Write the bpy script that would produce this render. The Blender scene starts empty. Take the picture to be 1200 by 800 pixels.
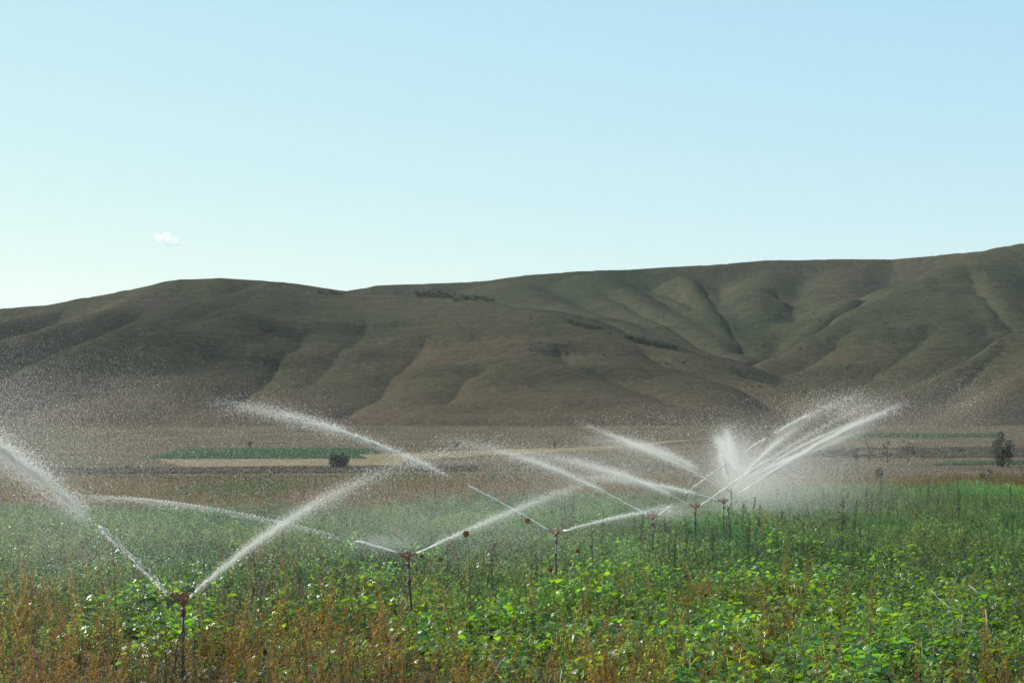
import bpy, math, random
import numpy as np
from mathutils import Vector, Matrix

rng = np.random.default_rng(11)
random.seed(5)
SC = bpy.context.scene
R = math.radians

# ------------------------------------------------------------------ camera, sky, sun, exposure
CAM_H = 3.6
FOC = 2000.0                      # focal length in photo pixels (1200 wide)
PITCH = math.atan(100 / FOC)
cam = bpy.data.cameras.new('camera')
cam.sensor_width = 36.0
cam.lens = 36.0 * FOC / 1200.0
cam.clip_start = 0.5
cam.clip_end = 30000
cam_ob = bpy.data.objects.new('camera', cam)
SC.collection.objects.link(cam_ob)
cam_ob.location = (0, 0, CAM_H)
cam_ob.rotation_euler = (math.pi / 2 + PITCH, 0, 0)
SC.camera = cam_ob

SUN_EL, SUN_AZ = 34.0, -58.0        # degrees; azimuth from straight ahead, minus is to the left
world = bpy.data.worlds.new('World')
SC.world = world
world.use_nodes = True
nt = world.node_tree
nt.nodes.clear()
sky = nt.nodes.new('ShaderNodeTexSky')
sky.sky_type = 'NISHITA'
sky.sun_disc = False
sky.sun_elevation = R(SUN_EL)
sky.sun_rotation = R(SUN_AZ) % (2 * math.pi)
sky.altitude = 900
sky.air_density = 1.0
sky.dust_density = 0.1
sky.ozone_density = 1.0
bg = nt.nodes.new('ShaderNodeBackground')
bg.inputs['Strength'].default_value = 0.094
wo = nt.nodes.new('ShaderNodeOutputWorld')
# the camera's soft shoulder and cool white balance, channel by channel
ssep = nt.nodes.new('ShaderNodeSeparateColor')
scmb = nt.nodes.new('ShaderNodeCombineColor')
nt.links.new(sky.outputs['Color'], ssep.inputs[0])
for ch, (ref, p, g) in enumerate([(2.33, 0.58, 3.0), (3.75, 0.32, 4.85), (6.0, 0.05, 5.7)]):
    d_ = nt.nodes.new('ShaderNodeMath')
    d_.operation = 'DIVIDE'
    d_.inputs[1].default_value = ref
    p_ = nt.nodes.new('ShaderNodeMath')
    p_.operation = 'POWER'
    p_.inputs[1].default_value = p
    g_ = nt.nodes.new('ShaderNodeMath')
    g_.operation = 'MULTIPLY'
    g_.inputs[1].default_value = g
    nt.links.new(ssep.outputs[ch], d_.inputs[0])
    nt.links.new(d_.outputs[0], p_.inputs[0])
    nt.links.new(p_.outputs[0], g_.inputs[0])
    nt.links.new(g_.outputs[0], scmb.inputs[ch])
nt.links.new(scmb.outputs[0], bg.inputs['Color'])
nt.links.new(bg.outputs['Background'], wo.inputs['Surface'])

sl = bpy.data.lights.new('sun', 'SUN')
sl.energy = 4.6
sl.angle = R(0.5)
sl.color = (1.0, 0.95, 0.86)
so = bpy.data.objects.new('sun', sl)
SC.collection.objects.link(so)
SUN_DIR = Vector((math.sin(R(SUN_AZ)) * math.cos(R(SUN_EL)), math.cos(R(SUN_AZ)) * math.cos(R(SUN_EL)), math.sin(R(SUN_EL))))
so.rotation_euler = (-SUN_DIR).to_track_quat('-Z', 'Y').to_euler()
so.location = (-60, 40, 80)

SC.view_settings.view_transform = 'Standard'
SC.view_settings.look = 'None'
SC.view_settings.gamma = 1
SC.view_settings.exposure = 0.75
SC.cycles.use_denoising = True
SC.cycles.max_bounces = 12
SC.cycles.transparent_max_bounces = 24
SC.cycles.volume_bounces = 12

# ------------------------------------------------------------------ helpers
CP, SP = math.cos(PITCH), math.sin(PITCH)


def px(x, y, D):
    """The point at depth D (metres along +Y) seen at photo pixel (x, y)."""
    u, v = (x - 600) / FOC, (400 - y) / FOC
    d = (u, CP - v * SP, SP + v * CP)
    s = D / d[1]
    return (d[0] * s, D, CAM_H + d[2] * s)


def to_px(P):
    P = np.asarray(P, float)
    X, Y, Z = P[..., 0], P[..., 1], P[..., 2] - CAM_H
    dep = Y * CP + Z * SP
    up = Z * CP - Y * SP
    return 600 + FOC * X / dep, 400 - FOC * up / dep


def _hash(ix, iy, seed):
    h = (ix.astype(np.int64) * 374761393 + iy.astype(np.int64) * 668265263 + seed * 1442695041) & 0x7fffffff
    h = ((h ^ (h >> 13)) * 1274126177) & 0x7fffffff
    return ((h ^ (h >> 16)) & 0xffff) / 65535.0


def vnoise(x, y, seed=0):
    ix, iy = np.floor(x), np.floor(y)
    fx, fy = x - ix, y - iy
    fx = fx * fx * fx * (fx * (fx * 6 - 15) + 10)
    fy = fy * fy * fy * (fy * (fy * 6 - 15) + 10)
    a, b = _hash(ix, iy, seed), _hash(ix + 1, iy, seed)
    c, d = _hash(ix, iy + 1, seed), _hash(ix + 1, iy + 1, seed)
    return (a * (1 - fx) + b * fx) * (1 - fy) + (c * (1 - fx) + d * fx) * fy


def fbm(x, y, octaves=5, seed=0, gain=0.5):
    s, a, t = 0, 1.0, 0
    for i in range(octaves):
        s = s + a * (vnoise(x * 2 ** i + 17.3 * i, y * 2 ** i - 9.1 * i, seed + i) * 2 - 1)
        t += a
        a *= gain
    return s / t


def sstep(a, b, x):
    t = np.clip((x - a) / (b - a), 0, 1)
    return t * t * (3 - 2 * t)


def link(name, me, mat=None, parent=None):
    o = bpy.data.objects.new(name, me)
    SC.collection.objects.link(o)
    if mat is not None:
        me.materials.append(mat)
    if parent is not None:
        o.parent = parent
    return o


def mesh_np(name, V, faces, col=None, smooth=False, extra=None):
    """V (n,3); faces: list of int arrays (m,3) or (m,4); col (n,3) linear base colour per vertex."""
    me = bpy.data.meshes.new(name)
    V = np.ascontiguousarray(V, np.float32)
    faces = [np.asarray(f, np.int32) for f in faces if len(f)]
    idx = np.concatenate([f.ravel() for f in faces])
    tot = np.concatenate([np.full(len(f), f.shape[1], np.int32) for f in faces])
    start = np.concatenate([[0], np.cumsum(tot)[:-1]]).astype(np.int32)
    me.vertices.add(len(V))
    me.vertices.foreach_set('co', V.ravel())
    me.loops.add(len(idx))
    me.loops.foreach_set('vertex_index', idx)
    me.polygons.add(len(tot))
    me.polygons.foreach_set('loop_start', start)
    me.polygons.foreach_set('loop_total', tot)
    if smooth:
        me.polygons.foreach_set('use_smooth', np.ones(len(tot), bool))
    if col is not None:
        at = me.color_attributes.new('tint', 'FLOAT_COLOR', 'POINT')
        c = np.ones((len(V), 4), np.float32)
        c[:, :3] = col
        at.data.foreach_set('color', c.ravel())
    me.update(calc_edges=True)
    return me


def tag(o, label=None, cat=None, group=None, kind=None):
    if label:
        o['label'] = label
    if cat:
        o['category'] = cat
    if group:
        o['group'] = group
    if kind:
        o['kind'] = kind
    return o


def empty(name, loc, rz=0.0):
    o = bpy.data.objects.new(name, None)
    SC.collection.objects.link(o)
    o.location = loc
    o.rotation_euler = (0, 0, rz)
    o.empty_display_size = 0.2
    return o


class Tmpl:
    """A bag of vertices, faces and colours for scattering."""
    def __init__(self):
        self.V, self.C, self.T, self.Q, self.n = [], [], [], [], 0

    def add(self, V, C, tris=(), quads=()):
        V = np.asarray(V, float)
        C = np.broadcast_to(np.asarray(C, float), (len(V), 3))
        for t in tris:
            self.T.append([i + self.n for i in t])
        for q in quads:
            self.Q.append([i + self.n for i in q])
        self.V.append(V)
        self.C.append(C)
        self.n += len(V)

    def done(self):
        return (np.concatenate(self.V), np.concatenate(self.C),
                np.array(self.T, np.int32).reshape(-1, 3), np.array(self.Q, np.int32).reshape(-1, 4))


def tube(t, pts, radii, col, sides=4):
    pts = [Vector([float(q) for q in p]) for p in pts]
    rings = []
    for i, p in enumerate(pts):
        d = (pts[min(i + 1, len(pts) - 1)] - pts[max(i - 1, 0)]).normalized()
        a = d.orthogonal().normalized() if abs(d.z) < 0.9 else d.cross(Vector((0, 1, 0))).normalized()
        b = d.cross(a)
        rings.append([p + float(radii[i]) * (math.cos(k * 2 * math.pi / sides) * a + math.sin(k * 2 * math.pi / sides) * b) for k in range(sides)])
    V = [tuple(v) for r in rings for v in r]
    Q = [(i * sides + k, i * sides + (k + 1) % sides, (i + 1) * sides + (k + 1) % sides, (i + 1) * sides + k)
         for i in range(len(pts) - 1) for k in range(sides)]
    V += [tuple(pts[0]), tuple(pts[-1])]
    n = len(pts) * sides
    T = [(n, (k + 1) % sides, k) for k in range(sides)] + [(n + 1, n - sides + k, n - sides + (k + 1) % sides) for k in range(sides)]
    t.add(V, col, T, Q)


def tmpl_mesh(name, t, smooth=False):
    V, C, T, Q = t.done() if isinstance(t, Tmpl) else t
    return mesh_np(name, V, [T, Q], C, smooth)


def scatter(tmpls, pick, pos, rz, sc, tint):
    """Merge copies of templates (pick = template index of each copy) into one vertex/face set."""
    Vs, Cs, Ts, Qs, n = [], [], [], [], 0
    for k, (V, C, T, Q) in enumerate(tmpls):
        m = np.where(pick == k)[0]
        if not len(m):
            continue
        c, s = np.cos(rz[m])[:, None], np.sin(rz[m])[:, None]
        x = (V[:, 0] * c - V[:, 1] * s) * sc[m, None] + pos[m, 0:1]
        y = (V[:, 0] * s + V[:, 1] * c) * sc[m, None] + pos[m, 1:2]
        z = V[:, 2] * sc[m, None] + pos[m, 2:3]
        Vs.append(np.stack([x, y, z], -1).reshape(-1, 3))
        Cs.append((C[None] * tint[m, None, :]).reshape(-1, 3))
        off = (np.arange(len(m)) * len(V))[:, None, None] + n
        Ts.append((T[None] + off).reshape(-1, 3))
        Qs.append((Q[None] + off).reshape(-1, 4))
        n += len(m) * len(V)
    return np.concatenate(Vs), np.concatenate(Cs), np.concatenate(Ts), np.concatenate(Qs)


# ------------------------------------------------------------------ materials
def mat(name):
    m = bpy.data.materials.new(name)
    m.use_nodes = True
    t = m.node_tree
    t.nodes.clear()
    out = t.nodes.new('ShaderNodeOutputMaterial')
    return m, t, out


def nd(t, kind, **kw):
    n = t.nodes.new(kind)
    for k, v in kw.items():
        if k.startswith('_'):
            setattr(n, k[1:], v)
        else:
            n.inputs[k.replace('_', ' ')].default_value = v
    return n


def ramp(t, fac, stops):
    n = t.nodes.new('ShaderNodeValToRGB')
    el = n.color_ramp.elements
    while len(el) < len(stops):
        el.new(0.5)
    for e, (p, c) in zip(el, stops):
        e.position = p
        e.color = (*c, 1) if len(c) == 3 else c
    t.links.new(fac, n.inputs['Fac'])
    return n


def mapped_noise(t, coord, scale, stretch=(1, 1, 1), detail=6, rough=0.6):
    mp = t.nodes.new('ShaderNodeMapping')
    mp.inputs['Scale'].default_value = stretch
    t.links.new(coord, mp.inputs['Vector'])
    n = nd(t, 'ShaderNodeTexNoise', Scale=scale, Detail=detail, Roughness=rough)
    t.links.new(mp.outputs['Vector'], n.inputs['Vector'])
    return n


def mix(t, a, b, fac, mode='MIX'):
    n = t.nodes.new('ShaderNodeMix')
    n.data_type = 'RGBA'
    n.blend_type = mode
    for s, v in ((n.inputs[6], a), (n.inputs[7], b), (n.inputs[0], fac)):
        if hasattr(v, 'is_linked'):
            t.links.new(v, s)
        else:
            s.default_value = v if not isinstance(v, tuple) or len(v) == 4 else (*v, 1)
    return n.outputs[2]


def hill_material():
    m, t, out = mat('dry_grass_hillside')
    geo = t.nodes.new('ShaderNodeNewGeometry')
    P = geo.outputs['Position']
    big = mapped_noise(t, P, 0.0035, (1, 1, 1.5), 5, 0.6)
    col = ramp(t, big.outputs['Fac'], [(0.32, (0.036, 0.042, 0.026)), (0.48, (0.051, 0.052, 0.033)), (0.66, (0.068, 0.058, 0.040))])
    fine = mapped_noise(t, P, 0.19, (1, 0.5, 1.6), 9, 0.82)
    f = ramp(t, fine.outputs['Fac'], [(0.30, (0.35, 0.36, 0.36)), (0.70, (1.6, 1.58, 1.55))])
    c1 = mix(t, col.outputs['Color'], f.outputs['Color'], 0.85, 'MULTIPLY')
    # grazing terraces following the contours
    sep = t.nodes.new('ShaderNodeSeparateXYZ')
    t.links.new(P, sep.inputs[0])
    wob = mapped_noise(t, P, 0.008, (1, 1, 1), 4, 0.6)
    cmb = t.nodes.new('ShaderNodeCombineXYZ')
    ad = nd(t, 'ShaderNodeMath', _operation='MULTIPLY_ADD')
    ad.inputs[1].default_value = 14
    t.links.new(wob.outputs['Fac'], ad.inputs[0])
    t.links.new(sep.outputs['Z'], ad.inputs[2])
    t.links.new(ad.outputs[0], cmb.inputs['Z'])
    ter = nd(t, 'ShaderNodeTexNoise', Scale=0.35, Detail=4.0, Roughness=0.7)
    t.links.new(cmb.outputs[0], ter.inputs['Vector'])
    tr = ramp(t, ter.outputs['Fac'], [(0.32, (0.72, 0.70, 0.68)), (0.55, (1.1, 1.1, 1.1))])
    c2 = mix(t, c1, tr.outputs['Color'], 0.6, 'MULTIPLY')
    foot = nd(t, 'ShaderNodeMath', _operation='MULTIPLY_ADD')
    foot.inputs[1].default_value = 30
    t.links.new(big.outputs['Fac'], foot.inputs[0])
    t.links.new(sep.outputs['Z'], foot.inputs[2])
    fr = nd(t, 'ShaderNodeMapRange')
    fr.inputs['From Min'].default_value = 24
    fr.inputs['From Max'].default_value = 62
    t.links.new(foot.outputs[0], fr.inputs['Value'])
    c2 = mix(t, mix(t, (0.084, 0.068, 0.048), f.outputs['Color'], 0.5, 'MULTIPLY'), c2, fr.outputs['Result'])
    dr = nd(t, 'ShaderNodeMapRange')
    dr.inputs['From Min'].default_value = 1500
    dr.inputs['From Max'].default_value = 1900
    t.links.new(sep.outputs['Y'], dr.inputs['Value'])
    c2 = mix(t, c2, mix(t, (0.97, 0.90, 0.89), (0.93, 0.98, 0.93), dr.outputs['Result']), 1.0, 'MULTIPLY')
    # low scrub dots
    vor = nd(t, 'ShaderNodeTexVoronoi', Scale=0.09)
    vor.inputs['Randomness'].default_value = 1
    t.links.new(P, vor.inputs['Vector'])
    patch = mapped_noise(t, P, 0.006, (1, 1, 1), 3, 0.5)
    th = nd(t, 'ShaderNodeMath', _operation='MULTIPLY_ADD')
    th.inputs[1].default_value = 0.45
    th.inputs[2].default_value = -0.12
    t.links.new(patch.outputs['Fac'], th.inputs[0])
    lt = nd(t, 'ShaderNodeMath', _operation='LESS_THAN')
    t.links.new(vor.outputs['Distance'], lt.inputs[0])
    t.links.new(th.outputs[0], lt.inputs[1])
    sc_ = nd(t, 'ShaderNodeMath', _operation='MULTIPLY')
    sc_.inputs[1].default_value = 0.4
    t.links.new(lt.outputs[0], sc_.inputs[0])
    c3 = mix(t, c2, (0.022, 0.027, 0.016), sc_.outputs[0])
    b = nd(t, 'ShaderNodeBsdfPrincipled', Roughness=1.0)
    b.inputs['Specular IOR Level'].default_value = 0.0
    t.links.new(c3, b.inputs['Base Color'])
    bn = mapped_noise(t, P, 0.022, (1, 1, 1.4), 9, 0.66)
    bp = nd(t, 'ShaderNodeBump', Strength=1.0, Distance=6.0)
    t.links.new(bn.outputs['Fac'], bp.inputs['Height'])
    t.links.new(bp.outputs['Normal'], b.inputs['Normal'])
    t.links.new(b.outputs[0], out.inputs['Surface'])
    return m


def soil_material(name, stops, scale=0.4, stretch=(1, 1, 1), fine=3.0, bump=0.25):
    m, t, out = mat(name)
    geo = t.nodes.new('ShaderNodeNewGeometry')
    P = geo.outputs['Position']
    a = mapped_noise(t, P, scale, stretch, 6, 0.65)
    col = ramp(t, a.outputs['Fac'], stops)
    b_ = mapped_noise(t, P, fine, stretch, 6, 0.75)
    f = ramp(t, b_.outputs['Fac'], [(0.3, (0.6, 0.6, 0.6)), (0.7, (1.3, 1.3, 1.3))])
    c = mix(t, col.outputs['Color'], f.outputs['Color'], 0.9, 'MULTIPLY')
    b = nd(t, 'ShaderNodeBsdfPrincipled', Roughness=1.0)
    b.inputs['Specular IOR Level'].default_value = 0.0
    t.links.new(c, b.inputs['Base Color'])
    bp = nd(t, 'ShaderNodeBump', Strength=1.0, Distance=bump)
    t.links.new(b_.outputs['Fac'], bp.inputs['Height'])
    t.links.new(bp.outputs['Normal'], b.inputs['Normal'])
    t.links.new(b.outputs[0], out.inputs['Surface'])
    return m


def leaf_material(name, gloss=0.5, rough=0.3, trans=0.45, warm=(1.25, 1.15, 0.35)):
    m, t, out = mat(name)
    at = nd(t, 'ShaderNodeAttribute', _attribute_name='tint')
    geo = t.nodes.new('ShaderNodeNewGeometry')
    n = mapped_noise(t, geo.outputs['Position'], 38.0, (1, 1, 1), 3, 0.6)
    f = ramp(t, n.outputs['Fac'], [(0.3, (0.75, 0.78, 0.75)), (0.7, (1.2, 1.17, 1.15))])
    c = mix(t, at.outputs['Color'], f.outputs['Color'], 1.0, 'MULTIPLY')
    b = nd(t, 'ShaderNodeBsdfPrincipled', Roughness=rough)
    b.inputs['Specular IOR Level'].default_value = gloss
    t.links.new(c, b.inputs['Base Color'])
    bn = mapped_noise(t, geo.outputs['Position'], 90.0, (1, 1, 1), 4, 0.7)
    bp = nd(t, 'ShaderNodeBump', Strength=0.45, Distance=0.010)
    t.links.new(bn.outputs['Fac'], bp.inputs['Height'])
    t.links.new(bp.outputs['Normal'], b.inputs['Normal'])
    tr = t.nodes.new('ShaderNodeBsdfTranslucent')
    tc = mix(t, c, warm, 1.0, 'MULTIPLY')
    t.links.new(tc, tr.inputs['Color'])
    mx = nd(t, 'ShaderNodeMixShader', Fac=trans)
    t.links.new(b.outputs[0], mx.inputs[1])
    t.links.new(tr.outputs[0], mx.inputs[2])
    t.links.new(mx.outputs[0], out.inputs['Surface'])
    return m


def plain(name, color, rough=0.6, spec=0.4, metal=0.0, noise=0.3, scale=60):
    m, t, out = mat(name)
    geo = t.nodes.new('ShaderNodeNewGeometry')
    n = mapped_noise(t, geo.outputs['Position'], scale, (1, 1, 1), 5, 0.6)
    f = ramp(t, n.outputs['Fac'], [(0.3, (1 - noise,) * 3), (0.7, (1 + noise,) * 3)])
    c = mix(t, color, f.outputs['Color'], 1.0, 'MULTIPLY')
    b = nd(t, 'ShaderNodeBsdfPrincipled', Roughness=rough, Metallic=metal)
    b.inputs['Specular IOR Level'].default_value = spec
    t.links.new(c, b.inputs['Base Color'])
    t.links.new(b.outputs[0], out.inputs['Surface'])
    return m


def water_material(name, clear, through=0.6):
    """Drops of broken water: white scattered light both ways, a glossy skin, partly see-through."""
    m, t, out = mat(name)
    d = nd(t, 'ShaderNodeBsdfDiffuse', Color=(0.97, 0.96, 0.90, 1))
    tr = nd(t, 'ShaderNodeBsdfTranslucent', Color=(0.97, 0.96, 0.90, 1))
    m1 = nd(t, 'ShaderNodeMixShader', Fac=through)
    t.links.new(d.outputs[0], m1.inputs[1])
    t.links.new(tr.outputs[0], m1.inputs[2])
    gl = nd(t, 'ShaderNodeBsdfGlossy', Roughness=0.35)
    m2 = nd(t, 'ShaderNodeMixShader', Fac=0.12)
    t.links.new(m1.outputs[0], m2.inputs[1])
    t.links.new(gl.outputs[0], m2.inputs[2])
    tp = nd(t, 'ShaderNodeBsdfTransparent', Color=(1, 1, 1, 1))
    m3 = nd(t, 'ShaderNodeMixShader', Fac=clear)
    t.links.new(m2.outputs[0], m3.inputs[1])
    t.links.new(tp.outputs[0], m3.inputs[2])
    t.links.new(m3.outputs[0], out.inputs['Surface'])
    return m


# ------------------------------------------------------------------ terrain
SPURS = [  # crest polylines as (photo x, photo y, metres away); lateral slope; rounding
    ([(-260, 385, 1900), (-100, 370, 1900), (0, 363, 1900), (60, 358, 1880), (110, 348, 1870), (160, 340, 1860), (215, 327.5, 1850), (255, 326, 1850), (300, 329, 1860), (350, 335, 1880), (395, 341, 1900)], 0.36, 30),
    ([(170, 344, 1840), (130, 360, 1740), (80, 377, 1640), (20, 395, 1560), (-60, 420, 1450)], 0.42, 18),
    ([(70, 362, 1840), (20, 372, 1760), (-40, 388, 1680)], 0.42, 18),
    ([(-60, 474, 1130), (0, 450, 1190), (60, 425, 1250), (100, 404, 1310), (170, 373, 1430), (230, 351, 1580), (290, 338, 1760), (330, 334, 1870)], 0.241, 12),
    ([(370, 344, 1850), (330, 372, 1640), (290, 400, 1460), (230, 440, 1270), (180, 470, 1130)], 0.17, 60),
    ([(450, 348, 1850), (420, 372, 1680), (400, 400, 1500), (360, 440, 1300), (310, 474, 1120)], 0.15, 60),
    ([(540, 352, 1800), (535, 384, 1560), (500, 420, 1350), (460, 452, 1200), (420, 478, 1100)], 0.19, 35),
    ([(610, 362, 1700), (620, 395, 1480), (590, 430, 1290), (550, 460, 1160), (500, 482, 1080)], 0.17, 45),
    ([(440, 346, 1880), (500, 347, 1860), (560, 352, 1800), (640, 370, 1650), (700, 386, 1560), (800, 412, 1450), (880, 440, 1340), (960, 463, 1220), (1010, 476, 1130)], 0.241, 14),
    ([(700, 390, 1540), (700, 425, 1330), (670, 460, 1170), (640, 482, 1080)], 0.20, 40),
    ([(790, 415, 1440), (790, 440, 1290), (770, 465, 1160), (740, 484, 1080)], 0.20, 40),
    ([(340, 352, 2300), (440, 335, 2300), (520, 331.5, 2300), (575, 329, 2300), (620, 322, 2300), (680, 318, 2300), (740, 316, 2300), (840, 310, 2300), (900, 305, 2300), (960, 304, 2300), (1050, 304, 2300), (1120, 297, 2250), (1165, 294, 2200)], 0.34, 12),
    ([(600, 330, 2260), (640, 352, 2060), (690, 370, 1900), (740, 388, 1780), (800, 408, 1640)], 0.30, 45),
    ([(700, 322, 2260), (740, 346, 2080), (790, 372, 1900), (840, 402, 1720), (870, 426, 1580)], 0.33, 35),
    ([(800, 322, 2220), (820, 342, 2080), (838, 366, 1930), (855, 392, 1790)], 0.40, 18),
    ([(900, 318, 2240), (882, 342, 2080), (884, 372, 1930), (884, 405, 1770), (878, 425, 1640)], 0.34, 32),
    ([(885, 342, 2080), (915, 350, 2040), (945, 367, 1980)], 0.42, 12),
    ([(985, 316, 2250), (975, 345, 2080), (955, 372, 1900)], 0.32, 45),
    ([(1420, 300, 2100), (1300, 285, 2100), (1200, 285, 2100), (1182, 288, 2100), (1150, 297, 2080), (1115, 308, 2030), (1070, 329, 1940), (1010, 362, 1800), (960, 386, 1690), (915, 413, 1570), (893, 429, 1490), (884, 446, 1400)], 0.242, 10),
    ([(1060, 335, 1920), (1020, 385, 1680), (985, 425, 1480), (960, 455, 1330)], 0.22, 45),
    ([(1145, 300, 2060), (1155, 340, 1850), (1190, 382, 1620), (1220, 415, 1480)], 0.34, 18),
    ([(1110, 320, 2000), (1100, 375, 1700), (1070, 425, 1440), (1040, 455, 1290)], 0.22, 45),
    ([(1450, 330, 1560), (1300, 352, 1520), (1250, 368, 1460), (1200, 388, 1400), (1150, 415, 1320), (1100, 440, 1240), (1060, 461, 1160), (1035, 472, 1090)], 0.242, 14),
    ([(1260, 372, 1440), (1230, 420, 1240), (1180, 465, 1100), (1140, 486, 1020)], 0.36, 25),
]
GULLIES = [  # photo x, photo y, metres away; depth; half width
    ([(368, 382, 1600), (350, 400, 1500), (322, 425, 1370), (295, 448, 1250), (262, 473, 1130)], 9, 22),
    ([(520, 382, 1590), (485, 412, 1420), (455, 440, 1280), (425, 462, 1180), (395, 482, 1090)], 12, 30),
    ([(575, 428, 1330), (545, 448, 1230), (515, 470, 1130)], 7, 20),
    ([(655, 412, 1420), (680, 428, 1340)], 7, 15),
    ([(735, 400, 1520), (780, 421, 1400), (860, 446, 1300), (930, 468, 1180)], 7, 14),
    ([(690, 440, 1290), (760, 458, 1200), (810, 472, 1130)], 6, 16),
    ([(752, 322, 2260), (778, 334, 2180), (805, 350, 2080), (822, 362, 2010)], 12, 14),
    ([(812, 316, 2260), (828, 336, 2150), (840, 356, 2040), (856, 388, 1880), (872, 418, 1700)], 8, 15),
    ([(1125, 300, 2160), (1075, 326, 2060), (1020, 352, 1950), (965, 380, 1830), (915, 410, 1690), (886, 430, 1580)], 14, 14),
    ([(690, 330, 2200), (730, 356, 2060), (790, 392, 1850), (850, 424, 1640)], 9, 14),
    ([(905, 345, 2120), (925, 362, 2040), (935, 382, 1920)], 8, 14),
    ([(1130, 320, 2000), (1150, 352, 1850), (1178, 385, 1690), (1205, 412, 1560)], 9, 16),
    ([(1000, 385, 1720), (965, 415, 1580), (930, 440, 1450)], 6, 16),
    ([(1100, 380, 1700), (1060, 420, 1520), (1015, 452, 1360)], 6, 18),
    ([(860, 444, 1380), (930, 456, 1330), (1000, 466, 1260)], 8, 16),
    ([(1190, 405, 1380), (1140, 440, 1260), (1100, 462, 1160)], 5, 18),
    ([(440, 372, 1700), (425, 395, 1560), (390, 425, 1400), (350, 455, 1250)], 5, 16),
    ([(120, 360, 1780), (60, 385, 1690), (10, 408, 1620)], 8, 14),
    ([(310, 348, 1800), (290, 372, 1650), (200, 400, 1420)], 4, 30),
    ([(520, 350, 1850), (430, 355, 1830)], 3, 30),
]
GU3 = [(np.array([px(*p) for p in pts]), d, w) for pts, d, w in GULLIES]
SP3 = [(np.array([px(*p) for p in pts]), s, r) for pts, s, r in SPURS]


def valley_z(x, y):
    z = -5.0 * sstep(85, 330, y)
    z = z + 0.045 * (np.logaddexp(0, (y - 780) / 60.0) * 60.0)
    return z + 0.25 * fbm(x / 40, y / 60, 3, 3) * sstep(60, 200, y) + 1.2 * fbm(x / 160, y / 130, 3, 5) * sstep(500, 1000, y)


def hill_z(x, y):
    wx = x + 9 * fbm(x / 110, y / 110, 4, 21)
    wy = y + 9 * fbm(x / 110, y / 110, 4, 33)
    hs = []
    for L, s, r in SP3:
        reach = 1e6 if s > 0.25 else 75.0
        s = s * 1.5 if s > 0.25 else s
        best = np.full(x.shape, -1e9)
        for a, b in zip(L[:-1], L[1:]):
            d = b[:2] - a[:2]
            t = np.clip(((wx - a[0]) * d[0] + (wy - a[1]) * d[1]) / (d @ d), 0, 1)
            dist = np.hypot(wx - a[0] - t * d[0], wy - a[1] - t * d[1])
            if s in (0.241, 0.242):                       # spurs with one steep flank
                cr = d[0] * (wy - a[1]) - d[1] * (wx - a[0])
                q = np.clip((cr if s == 0.241 else -cr) / np.hypot(*d) / 12.0, 0, 1)
                sl = s + 0.50 * q
            else:
                sl = s
            z = a[2] + t * (b[2] - a[2]) - sl * (np.sqrt(dist * dist + r * r) - r) - 0.38 * np.logaddexp(0, (dist - reach) / 14.0) * 14.0
            best = np.maximum(best, z)
        hs.append(best)
    hs.append(valley_z(x, y) - 3.0)
    hs = np.array(hs)
    k = 2.5
    m = hs.max(0)
    z = m + k * np.log(np.exp((hs - m) / k).sum(0))
    up = sstep(4, 40, z - valley_z(x, y))
    for L, d_, w_ in GU3:
        dist = np.full(x.shape, 1e9)
        end = np.zeros(x.shape)
        for i, (a, b) in enumerate(zip(L[:-1], L[1:])):
            d = b[:2] - a[:2]
            t = np.clip(((wx - a[0]) * d[0] + (wy - a[1]) * d[1]) / (d @ d), 0, 1)
            q = np.hypot(wx - a[0] - t * d[0], wy - a[1] - t * d[1])
            end = np.where(q < dist, (i + t) / (len(L) - 1), end)
            dist = np.minimum(dist, q)
        z = z - 1.0 * d_ * np.exp(-dist / w_) * sstep(0, 0.25, end)
    z = z + up * (.9 * fbm(x / 55, y / 75, 5, 2, 0.5) - .5 * sstep(.82, 1.0, 1 - np.abs(fbm(x / 45, y / 120, 4, 8))))
    return z


# hills
NA, NR = 760, 620
ang = np.linspace(-0.46, 0.46, NA)
dep = 800 * (3300 / 800) ** (np.linspace(0, 1, NR))
A, Dp = np.meshgrid(ang, dep)
HX, HY = A * Dp, Dp
HZ = hill_z(HX, HY)
w0 = sstep(800, 860, HY)
HZ = valley_z(HX, HY) * (1 - w0) + HZ * w0 - 0.25 * (1 - w0)
ii = (np.arange(NR - 1)[:, None] * NA + np.arange(NA - 1)[None]).ravel()
quads = np.stack([ii, ii + 1, ii + NA + 1, ii + NA], -1)
hills = link('hills', mesh_np('hills', np.stack([HX, HY, HZ], -1).reshape(-1, 3), [quads], smooth=True), hill_material())
tag(hills, kind='structure')


def hz_at(x, y):
    return float(hill_z(np.array([x], float), np.array([y], float))[0])


def vz_at(x, y):
    return float(valley_z(np.array([x], float), np.array([y], float))[0])


# valley floor and near field, one sheet
ys = np.concatenate([np.linspace(-60, 80, 50)[:-1], 80 * (1000 / 80) ** np.linspace(0, 1, 260)])
xa = np.linspace(-1, 1, 220)
YY, XX = np.meshgrid(ys, xa, indexing='ij')
XX = XX * (90 + 0.5 * np.maximum(YY, 0))
ZZ = valley_z(XX, YY) - 0.6 * sstep(860, 1000, YY)
n1 = len(xa)
ii = (np.arange(len(ys) - 1)[:, None] * n1 + np.arange(n1 - 1)[None]).ravel()
quads = np.stack([ii, ii + 1, ii + n1 + 1, ii + n1], -1)
ground_mat = soil_material('dry_valley_soil', [(0.3, (0.068, 0.054, 0.037)), (0.5, (0.100, 0.079, 0.053)), (0.7, (0.135, 0.107, 0.071))], 0.03, (1, 1.6, 1), 0.5, 0.4)
ground = link('ground', mesh_np('ground', np.stack([XX, YY, ZZ], -1).reshape(-1, 3), [quads], smooth=True), ground_mat)
tag(ground, kind='structure')


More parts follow.
